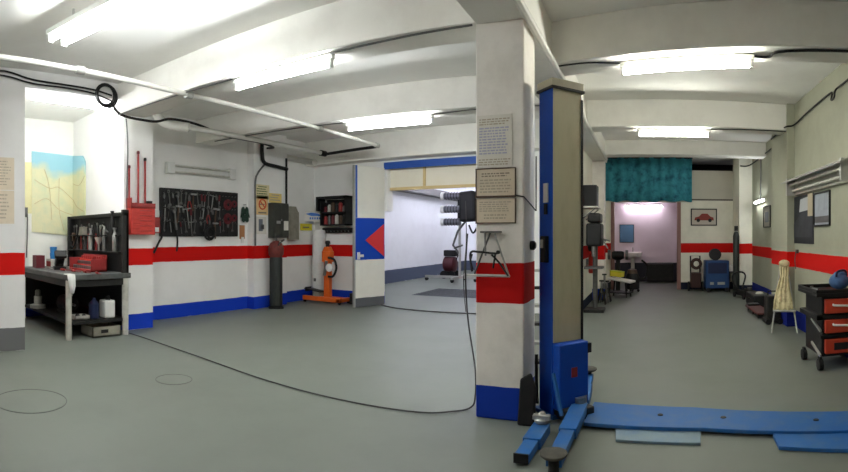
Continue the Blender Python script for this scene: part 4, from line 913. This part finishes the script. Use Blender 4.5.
for x in (-.25, .25): MB().cyl((x, -.3, .06), (x, .26, .06), .06, 12).build('wheel', 'black', t)
solo('cable_drum', MB().lathe([(.16, -.1), (.16, -.08), (.08, -.07), (.08, .07), (.16, .08), (.16, .1)], (0, 0, .16), 20, 'y').torus((0, 0, .16), .11, .04, 'y', 20, 8), 'black', 'black cable drum resting on the blue compressor', 'cable drum', (1.82, 13.5, .84))
solo('tool_case', MB().bb(-.12, .12, -.1, .1, 0, .14).bb(-.06, .06, -.02, .02, .14, .18), 'dirty_white', 'small pale case on a stand right of the blue compressor', 'case', (2.28, 13.35, .55), 0, None, .01)
t = thing('tool_stand', 'narrow dark stand right of the blue compressor', 'stand', (2.28, 13.35, 0))
B(-.12, .1, -.12, .12, .51, .55).build('top', 'dark', t); 
for x in (-.1, .08):
    for y in (-.1, .1): MB().cyl((x, y, 0), (x, y, .51), .015).build('leg', 'dark', t)
t = thing('gas_cylinder', 'tall dark green gas cylinder in the far right corner', 'gas cylinder', (2.29, 12.85, 0))
MB().lathe([(.08, 0), (.085, .03), (.085, 1.5), (.06, 1.58), (.04, 1.62)], seg=18).build('body', mat('bottle_dark_green', (34, 40, 36), .5), t); MB().cyl((0, 0, 1.63), (0, 0, 1.76), .05).build('valve_cap', 'dark', t)
t = thing('trolley_jack', 'black trolley jack with upright loop handle by the right recess', 'trolley jack', (2.35, 11.9, 0), .2)
MB().bb(-.14, -.1, -.35, .35, .06, .2).bb(.1, .14, -.35, .35, .06, .2).bb(-.1, .1, -.3, .3, .08, .16).build('chassis', 'black', t, .008)
MB().bar((0, .2, .15), (0, -.25, .24), .08, .05).build('lift_arm', 'dark', t); MB().cyl((0, -.25, .22), (0, -.25, .28), .06).build('saddle', 'gun', t)
for x in (-.17, .17):
    for y in (-.3, .3): MB().cyl((x-.02, y, .06), (x+.02, y, .06), .06, 12).build('wheel', 'rubber', t)
MB().tube(smooth_path([(-.05, .3, .15), (-.18, .36, .35), (-.16, .4, .55), (.05, .42, .6), (.16, .4, .5), (.05, .34, .2)]), .022, 8).build('handle', 'black', t)
t = thing('tool_case', 'low black case with pale rag on top along the recessed right wall', 'case', (2.38, 10.6, 0))
B(-.2, .2, -.45, .4, 0, .26).build('body', 'black', t, .02); MB().ball((.0, -.1, .26), .09, (1, 1, .5)).build('rag', 'dirty_white', t); MB().tube([(-.21, -.1, .16), (-.25, -.1, .16), (-.25, .1, .16), (-.21, .1, .16)], .012).build('handle', 'dark', t)
t = thing('creeper_board', 'dark red mechanic creeper board lying before the black case', 'creeper', (2.10, 9.4, 0))
B(-.14, .14, -.6, .55, .07, .11).build('board', mat('creeper_red', (82, 40, 36), .6), t, .01)
for x in (-.1, .1):
    for y in (-.5, 0, .45): MB().cyl((x-.012, y, .035), (x+.012, y, .035), .035, 10).build('caster', 'black', t)
B(-.12, .12, .35, .53, .11, .15).build('head_pad', 'black', t, .015)
t = thing('battery_charger', 'dark upright charger box beside the cream cloth stool', 'charger', (2.12, 8.35, 0))
B(-.12, .12, -.14, .14, .04, .48).build('case', 'dark', t, .02); MB().tube([(-.08, 0, .48), (-.08, 0, .55), (.08, 0, .55), (.08, 0, .48)], .012).build('handle', 'black', t)
for x in (-.1, .1): MB().cyl((x, -.16, .05), (x, .16, .05), .05, 12).build('wheel', 'black', t)

# stool with cloth
t = thing('folding_chair', 'small folding metal chair by the right wall under a cream cloth', 'chair', (2.13, 7.62, 0), -.25)
for s in (-1, 1):
    MB().tube([(s*.2, -.2, 0), (s*.15, -.02, .33)], .012).build('leg', 'galv', t)
    MB().tube([(s*.2, .16, 0), (s*.16, -.02, .31)], .012).build('leg', 'galv', t)
    MB().tube([(s*.15, .1, .33), (s*.06, .16, 1.02)], .012).build('back_post', 'galv', t)
MB().bb(-.18, .18, -.14, .12, .32, .345).build('seat', 'galv', t, .006)
MB().cyl((-.15, -.13, .33), (.15, -.13, .33), .015).build('cross_rail', 'galv', t); MB().cyl((-.06, .16, 1.02), (.06, .16, 1.02), .014).build('cross_rail', 'galv', t)
t = thing('cloth', 'cream spotted cloth draped over the back of the folding chair', 'cloth', (2.13, 7.62, 0), -.25)
vs = []; n = 14
for j, (z, hw, yy) in enumerate(((1.10, .04, .10), (1.02, .08, .07), (.86, .07, .05), (.66, .11, .02), (.46, .15, -.03), (.355, .155, -.10))):
    for i in range(n+1):
        a = i/n*2-1; vs.append((hw*a+(.03 if j == 0 else -.02*(j > 2)), yy-.03*math.cos(a*1.5)+.014*math.sin(i*1.7+j), z+.012*math.sin(i*1.3+j*2)))
fs = [(j*(n+1)+i, j*(n+1)+i+1, (j+1)*(n+1)+i+1, (j+1)*(n+1)+i) for j in range(5) for i in range(n)]
o = MB().add(vs, fs).build('drape', 'cloth', t); o.modifiers.new('thick', 'SOLIDIFY').thickness = .02
MB()._ball((.0, .07, 1.06), .09, (1.0, .7, .7), 12).build('bunched_top', 'cloth', t)

# tool cart
t = thing('tool_cart', 'black tool trolley with three orange red drawers by the right wall', 'tool trolley', (1.89, 5.26, 0))
MB().bb(.02, .5, .02, .60, .14, .82).build('body', 'black', t, .01)
MB().bb(-.06, .54, -.04, .66, .82, .86).bb(-.06, .54, -.04, -.02, .86, .90).bb(-.06, -.04, -.04, .66, .86, .90).bb(-.06, .54, .64, .66, .86, .90).build('top_tray', 'black', t, .006)
MB().bb(-.05, .03, -.02, .62, .56, .62).bb(-.05, .5, -.02, .05, .56, .61).bb(-.0, .5, -.01, .05, .35, .39).build('side_rail', 'black', t, .006)
for k, (z0, z1) in enumerate(((.63, .79), (.41, .56), (.18, .34))):
    d = B(.05, .48, -.035, .02, z0, z1).build('drawer', 'cartred', t, .008)
    if k < 2: MB().tube(smooth_path([(.14, -.035, z0+.10), (.15, -.065, z0+.095), (.3, -.07, z0+.085), (.38, -.065, z0+.08), (.38, -.035, z0+.08)]), .013, 8).build('handle', 'white', d)
    else: B(.15, .33, -.04, -.035, z0+.04, z0+.12).build('recessed_pull', 'black', d)
for z in (.44, .16): MB().bar((.0, .0, z), (.005, .32, z+.09), .02, .03).build('side_handle', 'galv', t)
for x, y in ((-.01, .0), (.48, .02), (-.03, .52), (.48, .55)): MB().cyl((x-.02, y, .065), (x+.03, y, .065), .065, 14).bb(x-.01, x+.02, y-.03, y+.03, .08, .15).build('caster', 'rubber', t)
t = thing('cloth_bag', 'blue denim bag heaped on top of the black tool trolley', 'bag', (2.22, 5.52, .862))
MB()._ball((0, 0, .10), .13, (.95, 1.0, .75), 18)._ball((.02, .02, .16), .09, (1.0, 1.0, .7), 16).build('body', 'bagblue', t)
MB().tube(smooth_path([(-.07, -.08, .16), (-.05, -.08, .22), (.05, -.05, .23), (.08, -.04, .17)]), .014).build('strap', 'navy', t)
solo('ratchet', MB().cyl((0, 0, .0), (.0, .22, .0), .011, 8).lathe([(.022, -.012), (.022, .02)], (0, .24, 0), 12), 'gun', 'small ratchet lying on the tool trolley top beside the bag', 'ratchet', (1.95, 5.5, .873))

# right wall pictures
t = sheet('car_poster', 'dark poster of a car with bright headlights on the right wall', 'poster', (2.4, 7.5, 1.38), RW, 1.08, .76, mat('poster_dark', (34, 36, 42), .6))
MB().prismy([(-.5, .10), (-.5, .3), (-.2, .42), (.05, .55), (.45, .55), (.5, .3), (.5, .1)], -.012, -.008).build('car_image', mat('poster_grey', (56, 58, 64), .6, 0, .8, (26, 26, 32), 4), t)
MB().prismy([(-.15, .5), (-.1, .7), (.3, .72), (.42, .52)], -.0125, -.008).build('windscreen_image', mat('poster_light', (176, 178, 182), .5), t)
B(.28, .5, -.013, -.008, .42, .76).build('cream_strip', mat('poster_cream', (190, 176, 150), .6), t)
t = sheet('framed_picture', 'black framed grey landscape print on the right wall', 'picture', (2.4, 6.60, 1.66), RW, .62, .44, mat('print_cloud', (166, 172, 182), .5, 0, .6, (100, 106, 118), 3), frame='black', blocks=((-.3, .3, .03, .12, 'gun'),))
sheet('framed_picture', 'small dark framed picture in the right wall recess', 'picture', (2.75, 11.3, 1.72), RW, .62, .46, 'meter', frame='dark', blocks=((-.2, .15, .1, .34, 'glass'),))
solo('wall_cable_hook', MB().bb(-.03, .03, -.04, 0, 0, .06).tube(smooth_path([(0, -.04, .03), (-.02, -.05, -.12), (.03, -.05, -.25)]), .007), 'gun', 'small hook with wire on the right wall stripe below the car poster', 'hook', (2.4, 7.75, 1.22), RW)

# ------------------------------------------------------------------ camera, world, view
cam = D.cameras.new('camera'); co = D.objects.new('camera', cam); COL.objects.link(co); SC.camera = co
cam.type = 'PANO'; cam.panorama_type = 'CENTRAL_CYLINDRICAL'
cam.central_cylindrical_range_u_min = -424/500; cam.central_cylindrical_range_u_max = 424/500
cam.central_cylindrical_range_v_min = -236/500; cam.central_cylindrical_range_v_max = 236/500
cam.central_cylindrical_radius = 1.0
co.location = (0, 0, 1.5); co.rotation_euler = (PI/2, 0, .448)
w = D.worlds.new('world'); SC.world = w; w.use_nodes = True
w.node_tree.nodes['Background'].inputs[0].default_value = (.02, .02, .022, 1); w.node_tree.nodes['Background'].inputs[1].default_value = .3
vs = SC.view_settings; vs.view_transform = 'Standard'; vs.look = 'None'; vs.gamma = 1; vs.exposure = 2.9; vs.use_curve_mapping = False
SC.cycles.use_denoising = True; SC.cycles.max_bounces = 8; SC.cycles.diffuse_bounces = 6
